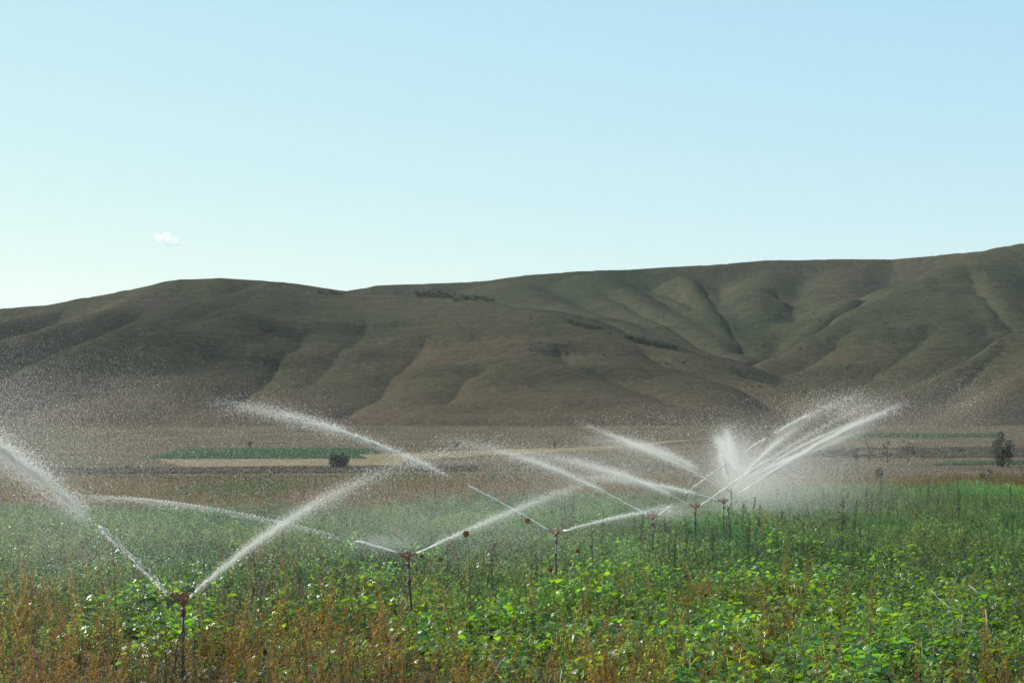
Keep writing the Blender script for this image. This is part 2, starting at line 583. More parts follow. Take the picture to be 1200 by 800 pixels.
def ground_hit(x, y):
    """Where the ray through a photo pixel meets the valley floor."""
    lo = None
    Ds = 20 * (1400 / 20) ** np.linspace(0, 1, 4000)
    P = np.array([px(x, y, D) for D in Ds])
    g = valley_z(P[:, 0], P[:, 1])
    i = np.argmax(P[:, 2] <= g)
    return P[i] if P[i, 2] <= g[i] else P[-1]


def field(name, quad, material, lift, nu=60, nv=8):
    """A patch of land laid on the valley floor; quad = near-left, near-right, far-right, far-left photo pixels."""
    c = [ground_hit(*q)[:2] for q in quad]
    V = []
    for j in range(nv + 1):
        for i in range(nu + 1):
            u, v = i / nu, j / nv
            p = (1 - v) * ((1 - u) * c[0] + u * c[1]) + v * ((1 - u) * c[3] + u * c[2])
            e = (c[3] - c[0]) / np.linalg.norm(c[3] - c[0])
            if j in (0, nv):
                p = p + e * (rng.random() - 0.5) * 0.06 * np.linalg.norm(c[3] - c[0])
            V.append((p[0], p[1], float(valley_z(p[0:1], p[1:2])[0]) + lift))
    n = nu + 1
    Q = [(j * n + i, j * n + i + 1, (j + 1) * n + i + 1, (j + 1) * n + i) for j in range(nv) for i in range(nu)]
    o = link(name, mesh_np(name, np.array(V), [np.array(Q)], smooth=True), material)
    tag(o, kind='structure')
    return o


fallow = soil_material('pale_fallow_soil', [(0.3, (0.095, 0.076, 0.052)), (0.7, (0.150, 0.118, 0.080))], 0.04, (1, 3, 1), 0.8, 0.3)
green_crop = soil_material('distant_green_crop', [(0.3, (0.032, 0.058, 0.030)), (0.7, (0.050, 0.076, 0.040))], 0.08, (1, 1, 1), 1.0, 0.5)
stubble = soil_material('straw_stubble', [(0.3, (0.17, 0.135, 0.080)), (0.7, (0.225, 0.178, 0.108))], 0.05, (1, 3, 1), 0.8, 0.3)
tilled = soil_material('dark_tilled_soil', [(0.3, (0.048, 0.041, 0.031)), (0.7, (0.072, 0.060, 0.044))], 0.06, (1, 3, 1), 0.8, 0.5)
meadow = soil_material('dull_green_meadow', [(0.3, (0.035, 0.045, 0.026)), (0.7, (0.060, 0.060, 0.038))], 0.06, (1, 2, 1), 0.9, 0.5)
field('green_field', [(170, 537), (445, 537), (445, 525), (215, 525)], green_crop, 0.10)
field('stubble_field', [(215, 547.5), (470, 545), (480, 537.5), (185, 538)], stubble, 0.10)
field('stubble_field', [(440, 541), (760, 522), (840, 513), (420, 533)], stubble, 0.14)
field('fallow_field', [(430, 545), (1010, 540), (1080, 515), (700, 524)], fallow, 0.08)
field('tilled_field', [(60, 555), (560, 552), (560, 546.5), (60, 549)], tilled, 0.18)
field('meadow', [(150, 565), (460, 563), (500, 556), (110, 557)], meadow, 0.12)
field('green_field', [(985, 513), (1168, 512), (1172, 507.5), (1010, 507.5)], green_crop, 0.10)
field('tilled_field', [(900, 536), (1260, 535), (1260, 524), (900, 524)], tilled, 0.10)
field('green_field', [(1090, 545), (1260, 544), (1260, 540), (1110, 540.5)], green_crop, 0.12)

# ------------------------------------------------------------------ plant templates
def unit(az, el):
    return np.array([math.cos(az) * math.cos(el), math.sin(az) * math.cos(el), math.sin(el)])


def leaf(t, base, az, pitch, L, W, col, fold=0.25, roll=0.0):
    """A broad folded leaf of six faces."""
    f = unit(az, pitch)
    side = np.array([-math.sin(az), math.cos(az), 0.0])
    up = np.cross(f, side)
    side, up = side * math.cos(roll) + up * math.sin(roll), up * math.cos(roll) - side * math.sin(roll)
    if up[2] < 0 and abs(roll) < 1.2:
        up = -up
    P = lambda a, b, c: base + f * a * L + side * b * W + up * c * L
    V = [P(0, 0, 0), P(.3, -.46, fold * .5), P(.32, 0, 0.02), P(.3, .46, fold * .5),
         P(.72, -.36, fold * .35 - .05), P(.74, 0, -.05), P(.72, .36, fold * .35 - .05), P(1, 0, -.16)]
    t.add(V, col, [(0, 2, 1), (0, 3, 2), (4, 5, 7), (5, 6, 7)], [(1, 2, 5, 4), (2, 3, 6, 5)])


def leaflet(t, base, az, pitch, L, W, col):
    f = unit(az, pitch)
    s = np.array([-math.sin(az), math.cos(az), random.uniform(-.5, .5)])
    t.add([base, base + f * L * .5 + s * W * .5, base + f * L, base + f * L * .5 - s * W * .5], col, [], [(0, 1, 2, 3)])


def leafy_plant(n=22, h=0.42, spread=0.21, L0=0.045, L1=0.105):
    t = Tmpl()
    for i in range(n):
        az = random.uniform(0, 2 * math.pi)
        k = random.random()
        r = spread * (0.2 + 0.8 * random.random())
        z = h * (0.35 + 0.65 * (1 - k * 0.6)) * random.uniform(.8, 1.1)
        b = np.array([math.cos(az) * r, math.sin(az) * r, z])
        L = random.uniform(L0, L1)
        c = np.array([1, 1, 1]) * random.uniform(.75, 1.25) * np.array([random.uniform(.8, 1.15), 1, random.uniform(.7, 1.3)])
        leaf(t, b, az + random.uniform(-.8, .8), random.uniform(-.5, .75), L, L * random.uniform(.75, 1.0), c, random.uniform(.05, .35), random.uniform(-.6, .6))
        s = Vector((b * 0.15 * np.array([1, 1, 0])).tolist())
        if i % 3 == 0:
            tube(t, [s, (b * .98).tolist()], [.005, .003], np.array([.9, .9, .8]), 3)
    return t.done()


BEND = .26


def feather_weed(h=1.0, nb=22, spread=0.16, L=0.035, W=0.016, per=5, droop=0.9, dens_low=0.25, stemcol=(.7, .65, .6)):
    """A tall thin weed: bent stem, rising side shoots, many small leaflets."""
    t = Tmpl()
    bx, by = random.uniform(-BEND, BEND) * h, random.uniform(-BEND, BEND) * h
    curve = lambda u: np.array([bx * u * u, by * u * u, h * u])
    tube(t, [curve(u) for u in (0, .35, .7, 1)], [.006, .005, .004, .002], np.array(stemcol), 3)
    for i in range(nb):
        u = dens_low + (1 - dens_low) * (i + random.random()) / nb
        az = random.uniform(0, 2 * math.pi)
        ln = spread * (1.15 - u * 0.85) * random.uniform(.5, 1.2)
        d = unit(az, droop + random.uniform(-.3, .3))
        p0 = curve(u)
        p1 = p0 + d * ln
        V = [p0, p0 + np.array([.004, 0, 0]), p1]
        t.add(V, np.array(stemcol), [(0, 1, 2)])
        for j in range(per):
            v = (j + random.random()) / per
            c = random.uniform(.7, 1.3) * np.array([random.uniform(.9, 1.15), 1, 1])
            leaflet(t, p0 + (p1 - p0) * v, random.uniform(0, 6.28), random.uniform(-.3, 1.1), L * random.uniform(.6, 1.4), W * random.uniform(.7, 1.3), c)
    return t.done()


def grass_tuft(h=0.45, n=12):
    t = Tmpl()
    for i in range(n):
        az = random.uniform(0, 6.28)
        ln = h * random.uniform(.55, 1.2)
        lean = random.uniform(.05, .55)
        b = np.array([random.uniform(-.06, .06), random.uniform(-.06, .06), 0])
        s = np.array([-math.sin(az), math.cos(az), 0]) * 0.006
        m = b + np.array([math.cos(az) * lean * ln * .35, math.sin(az) * lean * ln * .35, ln * .6])
        e = b + np.array([math.cos(az) * lean * ln, math.sin(az) * lean * ln, ln * (1 - .3 * lean)])
        c = random.uniform(.7, 1.3)
        t.add([b - s, b + s, m + s * .8, m - s * .8, e], (c, c, c), [(3, 2, 4)], [(0, 1, 2, 3)])
    return t.done()


# ------------------------------------------------------------------ ground cover
def zone_points(D0, D1, density, extra=1.25, seed=0):
    """Random points over the visible wedge of field between two distances; density per square metre, may depend on D."""
    g = np.random.default_rng(seed)
    out = []
    edges = np.linspace(D0, D1, 25)
    for a, b in zip(edges[:-1], edges[1:]):
        m = (a + b) / 2
        half = m * 0.30 * extra + 1.5
        d = density(m) if callable(density) else density
        n = int(2 * half * (b - a) * d)
        out.append(np.stack([g.uniform(-half, half, n), g.uniform(a, b, n)], -1))
    P = np.concatenate(out)
    return np.column_stack([P, valley_z(P[:, 0], P[:, 1])])


def blob(x, y, cx, cy, rx, ry):
    return np.exp(-(((x - cx) / rx) ** 2 + ((y - cy) / ry) ** 2))


def layout(P):
    """How dry (0 green to 1 brown) and how dim-green each spot of the field is."""
    q = P.copy()
    q[:, 2] = q[:, 2] + 0.5
    x, y = to_px(q)
    n = fbm(P[:, 0] / 2.2, P[:, 1] / 4.0, 4, 41)
    xo = x
    dry = 1.15 * blob(x, y, 50, 815, 300, 70) + 0.9 * blob(x, y, 380, 812, 170, 45) + 0.75 * blob(x, y, 310, 690, 36, 60) \
        + 0.85 * blob(x, y, 745, 780, 60, 55) + 0.8 * blob(x, y, 905, 750, 42, 65) + 0.6 * blob(x, y, 640, 715, 50, 16) \
        + 0.6 * blob(x, y, 1130, 800, 60, 18) + 0.7 * blob(x, y, 455, 760, 26, 55) + 0.45 * blob(x, y, 40, 715, 70, 30) \
        + 0.5 * blob(x, y, 380, 720, 22, 45) + .45 * blob(x, y, 830, 690, 30, 14)
    n = 0.6 * fbm(P[:, 0] / 1.4, P[:, 1] / 2.6, 4, 41) + 0.6 * fbm(P[:, 0] / .45, P[:, 1] / .8, 3, 47)
    x = x + 70 * fbm(P[:, 0] / .9, P[:, 1] / 1.6, 3, 53)
    dry = np.clip(0.85 * dry + 0.10 * sstep(690, 760, y) + .22 * sstep(735, 800, y) + .40 * sstep(715, 780, y) * sstep(640, 360, x) + 0.8 * n * sstep(610, 690, y), 0, 1)
    return x, y, dry, n


leafy = [leafy_plant() for _ in range(7)]
P = zone_points(14, 60, lambda m: 14 if m < 32 else 9, 1.25, 1)
x, y, dry, n = layout(P)
g = np.random.default_rng(2)
vivid = np.clip(blob(x, y, 980, 740, 330, 90) + blob(x, y, 560, 740, 90, 55) + blob(x, y, 690, 680, 90, 25) + 0.85 * blob(x, y, 190, 725, 130, 40) + 0.6 * blob(x, y, 370, 690, 90, 50) + 0.7 * n, 0, 1)
gapn = fbm(P[:, 0] / 1.1, P[:, 1] / 1.6, 3, 61)
keep = g.random(len(P)) < (1 - 0.75 * dry) * (0.22 + 0.78 * vivid) * np.clip(1.05 + 1.6 * gapn, .15, 1)
m3 = fbm(P[:, 0] / .9, P[:, 1] / 1.5, 3, 67)[keep]
P, vivid, n, x, y = P[keep], vivid[keep], n[keep], x[keep], y[keep]
lum = (g.uniform(.7, 1.25, len(P)) * (1 + .55 * m3))[:, None]
tint = (np.array([0.112, 0.188, 0.042]) * (1 - vivid[:, None]) + np.array([0.165, 0.285, 0.034]) * vivid[:, None]) * lum
tint[:, 0] *= g.uniform(.8, 1.3, len(P))
V, C, T, Q = scatter(leafy, g.integers(0, len(leafy), len(P)), P, g.uniform(0, 6.28, len(P)), g.uniform(.65, 1.45, len(P)) * (0.85 + 0.3 * vivid + .4 * m3) * (1 + .08 * sstep(690, 760, y) * sstep(700, 900, x)), tint)
crop = link('leafy_crop', mesh_np('leafy_crop', V, [T, Q], C), leaf_material('wet_crop_leaf', 0.9, 0.22, 0.58, (1.15, 1.2, 0.35)))
tag(crop, kind='stuff')

# finer, greyer green growth that fills the middle and the far part of the irrigated field
fine = [feather_weed(random.uniform(.4, .7), 15, .17, .055, .024, 4, .8, .15, (.6, .8, .5)) for _ in range(6)]
P = zone_points(16, 94, lambda m: 10 if m < 30 else (15 if m < 60 else 11), 1.2, 3)
x, y, dry, n = layout(P)
g = np.random.default_rng(4)
edge = 590 - 12 * sstep(400, 620, x) - 13 * sstep(800, 1100, x) + 16 * n
keep = (y > edge) & (g.random(len(P)) < (1 - 0.75 * dry) * (0.62 + 0.38 * sstep(0, 1, (720 - y) / 60)))
P, x, y, n = P[keep], x[keep], y[keep], n[keep]
right = sstep(700, 1150, x) * sstep(40, 0, y - edge[keep])
tint = np.array([0.115, 0.185, 0.080]) * (1 - right[:, None] * .3) + np.array([0.130, 0.27, 0.050]) * right[:, None] * .3
m2 = fbm(P[:, 0] / 4, P[:, 1] / 8, 4, 91)
near = sstep(660, 720, y)[:, None]
tint = tint * (1 - near) + tint * np.array([1.35, 1.12, .6]) * near
tint = tint * (g.uniform(.75, 1.25, len(P)) * (1 + .5 * n) * (1 + .6 * m2))[:, None]
tint[:, 0] *= 1 + .5 * fbm(P[:, 0] / 3, P[:, 1] / 6, 3, 95)
V, C, T, Q = scatter(fine, g.integers(0, len(fine), len(P)), P, g.uniform(0, 6.28, len(P)), g.uniform(.75, 1.2, len(P)) * (1 + .45 * n + .35 * m2), tint)
fineob = link('green_undergrowth', mesh_np('green_undergrowth', V, [T, Q], C), leaf_material('soft_green_leaf', 0.25, 0.38, 0.58, (1.1, 1.2, 0.65)))
tag(fineob, kind='stuff')

# dry orange brown weeds among the crop, thickest along the near edge
dryt = [feather_weed(random.uniform(.75, 1.15), 26, .20, .036, .013, 6, .95, .18, (.8, .7, .6)) for _ in range(7)]
P = zone_points(14, 60, lambda m: 17 if m < 34 else 7, 1.25, 5)
x, y, dry, n = layout(P)
g = np.random.default_rng(6)
keep = g.random(len(P)) < np.clip(dry * .95 - .08, 0.025, 1)
P, n, dry = P[keep], n[keep], dry[keep]
a = g.random(len(P))[:, None]
tint = np.array([0.300, 0.195, 0.054]) * a + np.array([0.230, 0.182, 0.062]) * (1 - a)
tint = tint * g.uniform(.6, 1.35, len(P))[:, None]
V, C, T, Q = scatter(dryt, g.integers(0, len(dryt), len(P)), P, g.uniform(0, 6.28, len(P)), g.uniform(.4, 1.0, len(P)) * (1 + .35 * n), tint)
dryob = link('dry_weeds', mesh_np('dry_weeds', V, [T, Q], C), leaf_material('dry_weed', 0.18, 0.45, 0.55, (1.3, 1.05, .5)))
tag(dryob, kind='stuff')

# straw coloured and rusty grass beyond the irrigated field
tuft = [grass_tuft(.55, 12) for _ in range(5)] + [feather_weed(.8, 12, .2, .08, .04, 4, .8, .2, (.8, .7, .6))]
P = zone_points(66, 135, lambda m: 8 if m < 110 else 4.0, 1.15, 7)
x, y, dry, n = layout(P)
g = np.random.default_rng(8)
edge = 592 - 12 * sstep(400, 620, x) - 13 * sstep(800, 1100, x)
n2 = fbm(P[:, 0] / 7, P[:, 1] / 22, 4, 77)
keep = (y < edge + 4) & (g.random(len(P)) < np.clip(.75 + n2, .1, 1)) & (y > 556 - 14 * sstep(700, 900, x))
P, x, y, n2 = P[keep], x[keep], y[keep], n2[keep]
gr = np.clip(sstep(.02, .3, n2) * blob(x, y, 300, 572, 170, 10) + .35 * (n2 > .25), 0, 1)[:, None]
a = g.random(len(P))[:, None]
tint = (np.array([0.19, 0.130, 0.052]) * a + np.array([0.16, 0.120, 0.058]) * (1 - a)) * (1 - gr) + np.array([0.075, 0.12, 0.03]) * gr
tint = tint * g.uniform(.65, 1.3, len(P))[:, None]
V, C, T, Q = scatter(tuft, g.integers(0, len(tuft), len(P)), P, g.uniform(0, 6.28, len(P)), g.uniform(.6, 1.15, len(P)) * (1 + .25 * gr[:, 0]), tint)
dgo = link('dry_grass', mesh_np('dry_grass', V, [T, Q], C), leaf_material('dry_grass', 0.2, 0.5, 0.4, (1.2, 1.0, .6)))
tag(dgo, kind='stuff')

# ------------------------------------------------------------------ tall weed stalks, each a thing
stalk_mat = leaf_material('dark_weed_stalk', 0.3, 0.4, 0.4, (1.1, 1.1, .5))


def stalk_meshes(h, nb, spread, L, W, per, droop, low, tint, stem):
    V, C, T, Q = feather_weed(h, nb, spread, L, W, per, droop, low, (1, 1, 1))
    # the first 14 vertices are the stem tube
    k = 14
    isf = lambda F: (F < k).all(1)
    sm = mesh_np('stem', V[:k], [T[isf(T)], Q[isf(Q)]], np.tile(np.array(stem), (k, 1)))
    fm = mesh_np('foliage', V[k:], [T[~isf(T)] - k, Q[~isf(Q)] - k], C[k:] * np.array(tint))
    sm.materials.append(stalk_mat)
    fm.materials.append(stalk_mat)
    return sm, fm


BEND = .07
dark = [stalk_meshes(random.uniform(1.05, 1.4), 46, .17, .05, .022, 6, .95, .15, (0.058, 0.074, 0.044), (.04, .04, .025)) for _ in range(5)]
bushy = [stalk_meshes(random.uniform(1.1, 1.5), 60, .30, .05, .018, 7, .9, .1, (0.060, 0.078, 0.050), (.04, .04, .03)) for _ in range(3)]
brown = [stalk_meshes(random.uniform(1.0, 1.3), 34, .16, .05, .02, 6, 1.0, .15, (0.190, 0.115, 0.034), (.13, .07, .03)) for _ in range(4)]


def stalk(kind, x, y, D, sc, label, group):
    """x = photo column; y None: D given."""
    p = px(x, 500, D)
    o = empty('weed_stalk', (p[0], D, vz_at(p[0], D)), random.uniform(0, 6.28))
    o.scale = (sc, sc, sc)
    o.rotation_euler = (random.gauss(0, .045), random.gauss(0, .045), o.rotation_euler[2])
    sm, fm = random.choice(kind)
    for nme, me in (('stem', sm), ('foliage', fm)):
        c = bpy.data.objects.new(nme, me)
        SC.collection.objects.link(c)
        c.parent = o
    return tag(o, label, 'weed', group)


def D_of(y, z):
    """Distance at which a point z metres up shows at photo row y."""
    return (CAM_H - z) * FOC / (y - 500)


for (x, ytop, h, k, lab) in [
    (574, 644, 1.35, dark, 'lone dark spiky weed stalk between the second and third sprinklers'),
    (632, 638, 1.25, dark, 'dark weed stalk just left of the third sprinkler riser'),
    (693, 618, 1.35, dark, 'tall dark weed stalk just right of the third sprinkler riser'),
    (985, 592, 1.7, bushy, 'broad grey feathery weed clump right of the spray cluster'),
    (1122, 570, 1.5, dark, 'thin dark weed spike poking above the far green crop edge'),
    (998, 590, 1.4, dark, 'dark weed stalk growing beside the broad grey weed clump'),
    (382, 632, 1.5, brown, 'rusty weed stalk left of the second sprinkler under its jet'),
    (322, 640, 1.45, brown, 'tall orange brown weed right of the nearest sprinkler'),
    (855, 590, 1.45, dark, 'dark forked weed stalk below the cluster of crossing jets'),
    (1158, 700, .9, dark, 'dark weed stalk beside the pale broken stem at lower right'),
]:
    stalk(k, x, None, D_of(ytop, h), h / 1.2, lab, None)
g = np.random.default_rng(12)
for i in range(150):
    x = g.choice([g.normal(860, 70), g.normal(970, 70), g.uniform(640, 1190), g.normal(790, 60)])
    D = g.uniform(38, 72)
    stalk(dark if g.random() < .2 else bushy, x, None, D, g.choice([g.uniform(.45, .8), g.uniform(.6, 1.15)]), 'dark green weed stalk standing above the crop in the right half of the field', 'dark weed stalks in the right half')
for i in range(46):
    x, D = g.uniform(600, 1195), g.uniform(74, 90)
    stalk(bushy, x, None, D, g.uniform(.4, .95), 'grey green weed standing on the far edge of the irrigated crop', 'weeds on the far crop edge')
for i in range(22):
    x, D = 215 + g.normal() * 26, g.uniform(17.6, 20.9)
    stalk(brown if g.random() < .7 else bushy, x, None, D, g.uniform(.72, .95), 'dry weed stalk crowding the foot of the nearest sprinkler riser', 'weeds at the nearest riser')
for i in range(60):
    x = g.uniform(150, 640)
    D = g.uniform(26, 46)
    stalk(dark if g.random() < .3 else (bushy if g.random() < .3 else brown), x, None, D, g.uniform(.6, 1.0), 'thin weed stalk among the undergrowth in the left half of the field', 'weed stalks in the left half')

# dry flower heads on tall stems
flower_mat = plain('dry_flower_head', (0.22, 0.085, 0.02), 0.8, 0.2, 0, .4, 90)
stem_mat = plain('dry_flower_stem', (0.09, 0.075, 0.035), 0.8, 0.2, 0, .3, 60)
pale_mat = plain('bleached_stem', (0.36, 0.34, 0.25), 0.8, 0.3, 0, .2, 60)


def flower(x, y, D, r, label):
    p = px(x, y, D)
    o = empty('dry_flower', (p[0] + .05, D, vz_at(p[0], D)))
    top = Vector((-.05, 0, p[2] - o.location.z))
    t = Tmpl()
    tube(t, [(0, 0, 0), (.03, .02, top.z * .5), (-.01, 0, top.z * .9), (top.x, 0, top.z)], [.006, .006, .005, .004], (1, 1, 1), 5)
    link('stem', tmpl_mesh('stem', t), stem_mat, o)
    t = Tmpl()
    rings = [(-.5, .35), (-.25, .85), (.05, 1.0), (.3, .8), (.45, .35)]
    V, Q, n_ = [], [], 10
    for zz, rr in rings:
        for k in range(n_):
            a = k / n_ * 2 * math.pi
            j = r * rr * (1 + .12 * math.sin(3 * k + zz * 9))
            V.append((top.x + math.cos(a) * j, -zz * r * .8, top.z + math.sin(a) * j))
    for i in range(len(rings) - 1):
        for k in range(n_):
            Q.append((i * n_ + k, i * n_ + (k + 1) % n_, (i + 1) * n_ + (k + 1) % n_, (i + 1) * n_ + k))
    V += [(top.x, .5 * r, top.z), (top.x, -.42 * r, top.z)]
    m = len(rings) * n_
    T = [(m, (k + 1) % n_, k) for k in range(n_)] + [(m + 1, m - n_ + k, m - n_ + (k + 1) % n_) for k in range(n_)]
    t.add(V, (1, 1, 1), T, Q)
    for k in range(12):                                  # ragged dry petals round the rim
        a = k / 12 * 2 * math.pi + random.uniform(-.2, .2)
        d = np.array([math.cos(a), 0, math.sin(a)])
        s = np.array([-math.sin(a), 0, math.cos(a)]) * r * .22
        b = np.array([top.x, 0, top.z]) + d * r * .85
        t.add([b - s, b + s, b + d * r * random.uniform(.3, .6) + np.array([0, random.uniform(-.3, .3) * r, 0])], (1, 1, 1), [(0, 1, 2)])
    link('flower_head', tmpl_mesh('flower_head', t), flower_mat, o)
    tag(o, label, 'dried flower', 'dried flower heads on tall stems')


flower(618, 610, 33.0, .058, 'dried brown flower head in front of the third sprinkler left jet')
flower(546, 625, 28.0, .050, 'dried brown flower head in front of the second sprinkler right jet')
flower(494, 651, 27.5, .032, 'small orange flower head just right of the second sprinkler head')
flower(516, 655, 27.0, .034, 'ragged orange flower head second to the right of the second sprinkler')
flower(677, 645, 27.0, .036, 'reddish dried flower head low to the right of the third sprinkler')
flower(645, 667, 25.5, .034, 'brown dried flower head straight below the third sprinkler')
flower(130, 635, 26.0, .040, 'brown dried flower head where the nearest sprinkler left jet breaks up')


def dry_stem(pts, D, r, label):
    P_ = [Vector(px(a, b, D + d)) for a, b, d in pts]
    o = P_[0].copy()
    t = Tmpl()
    n_ = len(P_)
    tube(t, [p - o for p in P_], [r * .55 * (1 - .5 * i / n_) for i in range(n_)], (1, 1, 1), 5)
    ob = link('dry_twig', tmpl_mesh('dry_twig', t), pale_mat)
    ob.location = o
    tag(ob, label, 'dry twig')


dry_stem([(1156, 745, 0), (1157, 728, .02), (1155, 714, .02)], 19.0, .018, 'short upright pale broken stem at the lower right')
dry_stem([(1146, 741, 0), (1128, 738, .2), (1108, 733, .3)], 19.5, .009, 'pale stem lying flat left of the upright broken stem')
dry_stem([(1130, 716, 0), (1112, 711, .3), (1098, 699, .5), (1092, 692, .6)], 21.0, .008, 'thin pale bent stalk arching above the lying stem')
dry_stem([(1147, 696, 0), (1142, 690, .1), (1135, 685, .3)], 22.0, .010, 'short pale twig highest of the pale stems at right')
dry_stem([(565, 800, 0), (578, 790, .1), (586, 776, .1), (590, 768, .2)], 17.5, .010, 'forked bleached twig at the bottom edge in the middle')
dry_stem([(605, 736, 0), (640, 734, .2), (690, 735, .4)], 20.0, .006, 'long thin pale stalk lying across the brown weeds')

# ------------------------------------------------------------------ trees and bushes
tree_leaf = leaf_material('dark_tree_leaf', 0.25, 0.5, 0.3, (1.1, 1.1, .5))
bark = plain('grey_bark', (0.10, 0.085, 0.07), 0.9, 0.1, 0, .3, 8)


def crown_mesh(name, h, w, z0, n, size, tint, shape='round', clumps=14, gaps=0.3):
    t = Tmpl()
    cs = []
    for i in range(clumps):
        for _ in range(40):
            u, v, q = random.uniform(-1, 1), random.uniform(-1, 1), random.uniform(-1, 1)
            if shape == 'tall':
                ok = math.hypot(u, v) < (1 - max(q, 0) ** 2.0) * .9 + .08
            else:
                ok = u * u + v * v + q * q < 1
            if ok:
                break
        cs.append((u * w * .42, v * w * .42, z0 + h * (.5 + .45 * q), random.uniform(.12, .24) * min(w, h) * (1.3 - gaps)))
    col = np.array(tint)
    for i in range(n):
        cx, cy, cz, r = cs[i % clumps]
        d = np.random.default_rng(i + n).normal(size=3)
        d = d / np.linalg.norm(d) * r * random.random() ** .45
        leaflet(t, np.array([cx, cy, max(cz + d[2], z0 * .6 + .02)]) + np.array([d[0], d[1], 0]), random.uniform(0, 6.28), random.uniform(-.9, .9),
                size * random.uniform(.6, 1.4), size * random.uniform(.4, .8), col * random.uniform(.65, 1.35))
    me = tmpl_mesh(name, t)
    me.materials.append(tree_leaf)
    return me, cs


def tree(name, x, y, D, h, w, n, label, cat, tint=(0.045, 0.060, 0.030), shape='round', trunk=.15, clumps=14, gaps=.3, size=None, group=None, z=None):
    p = px(x, y, D)
    zz = vz_at(p[0], D) if z is None else z
    o = empty(name, (p[0], D, zz), random.uniform(0, 6.28))
    me, cs = crown_mesh('crown', h * (1 - trunk), w, h * trunk, n, size or w * .14, tint, shape, clumps, gaps)
    link('crown', me, None, o)
    t = Tmpl()
    tube(t, [(0, 0, -.1), (.02 * w, 0, h * trunk), (0, .02 * w, h * .5), (.01 * w, 0, h * .85)], [.035 * w, .028 * w, .018 * w, .006 * w], (1, 1, 1), 6)
    for c in cs[:8]:
        b = (0, 0, max(h * trunk, c[2] - .35 * h))
        tube(t, [b, (c[0] * .5, c[1] * .5, (b[2] + c[2]) / 2), c[:3]], [.014 * w, .010 * w, .004 * w], (1, 1, 1), 4)
    link('trunk', tmpl_mesh('trunk', t), bark, o)
    return tag(o, label, cat, group)


def D_ground(x, y):
    return float(ground_hit(x, y)[1])


def vtree(x, ybase, hpx, wpx, n, label, **k):
    D = D_ground(x, ybase)
    return tree(k.pop('name', 'bush'), x, ybase, D, hpx * D / FOC, wpx * D / FOC, n, label, k.pop('cat', 'bush'), **k)


vtree(398, 548, 16, 22, 3200, 'round dark bush at the edge of the straw field', clumps=34, gaps=.05, trunk=.02, tint=(.034, .048, .026))
vtree(293, 525, 9, 8, 350, 'tiny dark bush on the far edge of the green strip', trunk=.1)
vtree(149, 551, 8, 11, 300, 'small dark bush on the dark field at the left', trunk=.05)
vtree(535, 525, 8, 11, 350, 'small round dark bush leftmost of three on the straw strip', trunk=.08)
vtree(562, 524, 7, 6, 200, 'tiniest bush in the middle of three on the straw strip', trunk=.08)
vtree(569, 524, 10, 7, 250, 'upright small bush rightmost of three on the straw strip', trunk=.08)
vtree(650, 527, 11, 8, 300, 'lone small bush where the straw strip narrows', trunk=.12)
vtree(731, 524, 7, 10, 250, 'low dark bush below the hill foot right of the straw strip', trunk=.08)
vtree(1175, 547, 44, 27, 2400, 'tallest dark leafy tree at the right edge of the valley', name='tree', cat='tree', shape='tall', trunk=.03, clumps=50, gaps=.2, size=.40, tint=(.046, .06, .034))
vtree(1064, 541, 34, 22, 1300, 'thin open tree with sparse leaves seen through the spray', name='tree', cat='tree', shape='tall', trunk=.25, clumps=14, gaps=.4, size=.26)
vtree(1040, 542, 28, 15, 700, 'bare thin young tree second left of the sparse open tree', name='tree', cat='tree', shape='tall', trunk=.25, clumps=10, gaps=.5, size=.24)
vtree(1018, 543, 26, 14, 600, 'faint young tree veiled by spray third left of the open tree', name='tree', cat='tree', shape='tall', trunk=.25, clumps=10, gaps=.5, size=.24)
vtree(1003, 544, 22, 13, 500, 'faintest young tree leftmost in the row behind the spray', name='tree', cat='tree', shape='tall', trunk=.25, clumps=10, gaps=.5, size=.24)
vtree(1081, 541, 12, 8, 120, 'little bare shrub right beside the sparse open tree', trunk=.2, gaps=.5, size=.2)
vtree(1123, 529, 6, 16, 300, 'low dark heap of scrub on the brown field at right', trunk=.02, size=.4)
vtree(1031, 567, 20, 16, 900, 'dark feathery bush at the crop edge under the sparse open tree', tint=(.05, .065, .035), trunk=.08, size=.12)
vtree(994, 569, 13, 11, 260, 'pale bush at the crop edge fading into the white spray', tint=(.06, .07, .045), trunk=.08, size=.12)
vtree(1151, 555, 11, 10, 320, 'dark round bush on the orange grass left of the tallest tree', trunk=.08, size=.13)
vtree(1196, 553, 11, 10, 320, 'green bush on the orange grass under the right frame edge', tint=(.05, .08, .03), trunk=.08, size=.13)
vtree(1158, 567, 18, 22, 900, 'loose green shrub at the crop edge below the tallest tree', tint=(.06, .085, .04), trunk=.1, gaps=.5, size=.11)
vtree(578, 566, 12, 9, 240, 'pale green leafy shrub above the third sprinkler jet', tint=(.07, .12, .04), trunk=.15, gaps=.5, size=.12)

# scrub on the hills
def hill_hit(x, y):
    Ds = 1000 + np.arange(0, 1500, 4.0)
    Pq = np.array([px(x, y, D) for D in Ds])
    g_ = hill_z(Pq[:, 0], Pq[:, 1])
    i = int(np.argmax(Pq[:, 2] <= g_))
    return (Pq[i], True) if Pq[i, 2] <= g_[i] else (Pq[i], False)


scrub = [crown_mesh('scrub_bush', 3.2, 5.0, 0.3, 260, .7, (0.050, 0.064, 0.036), 'round', 9, .1)[0] for _ in range(4)]


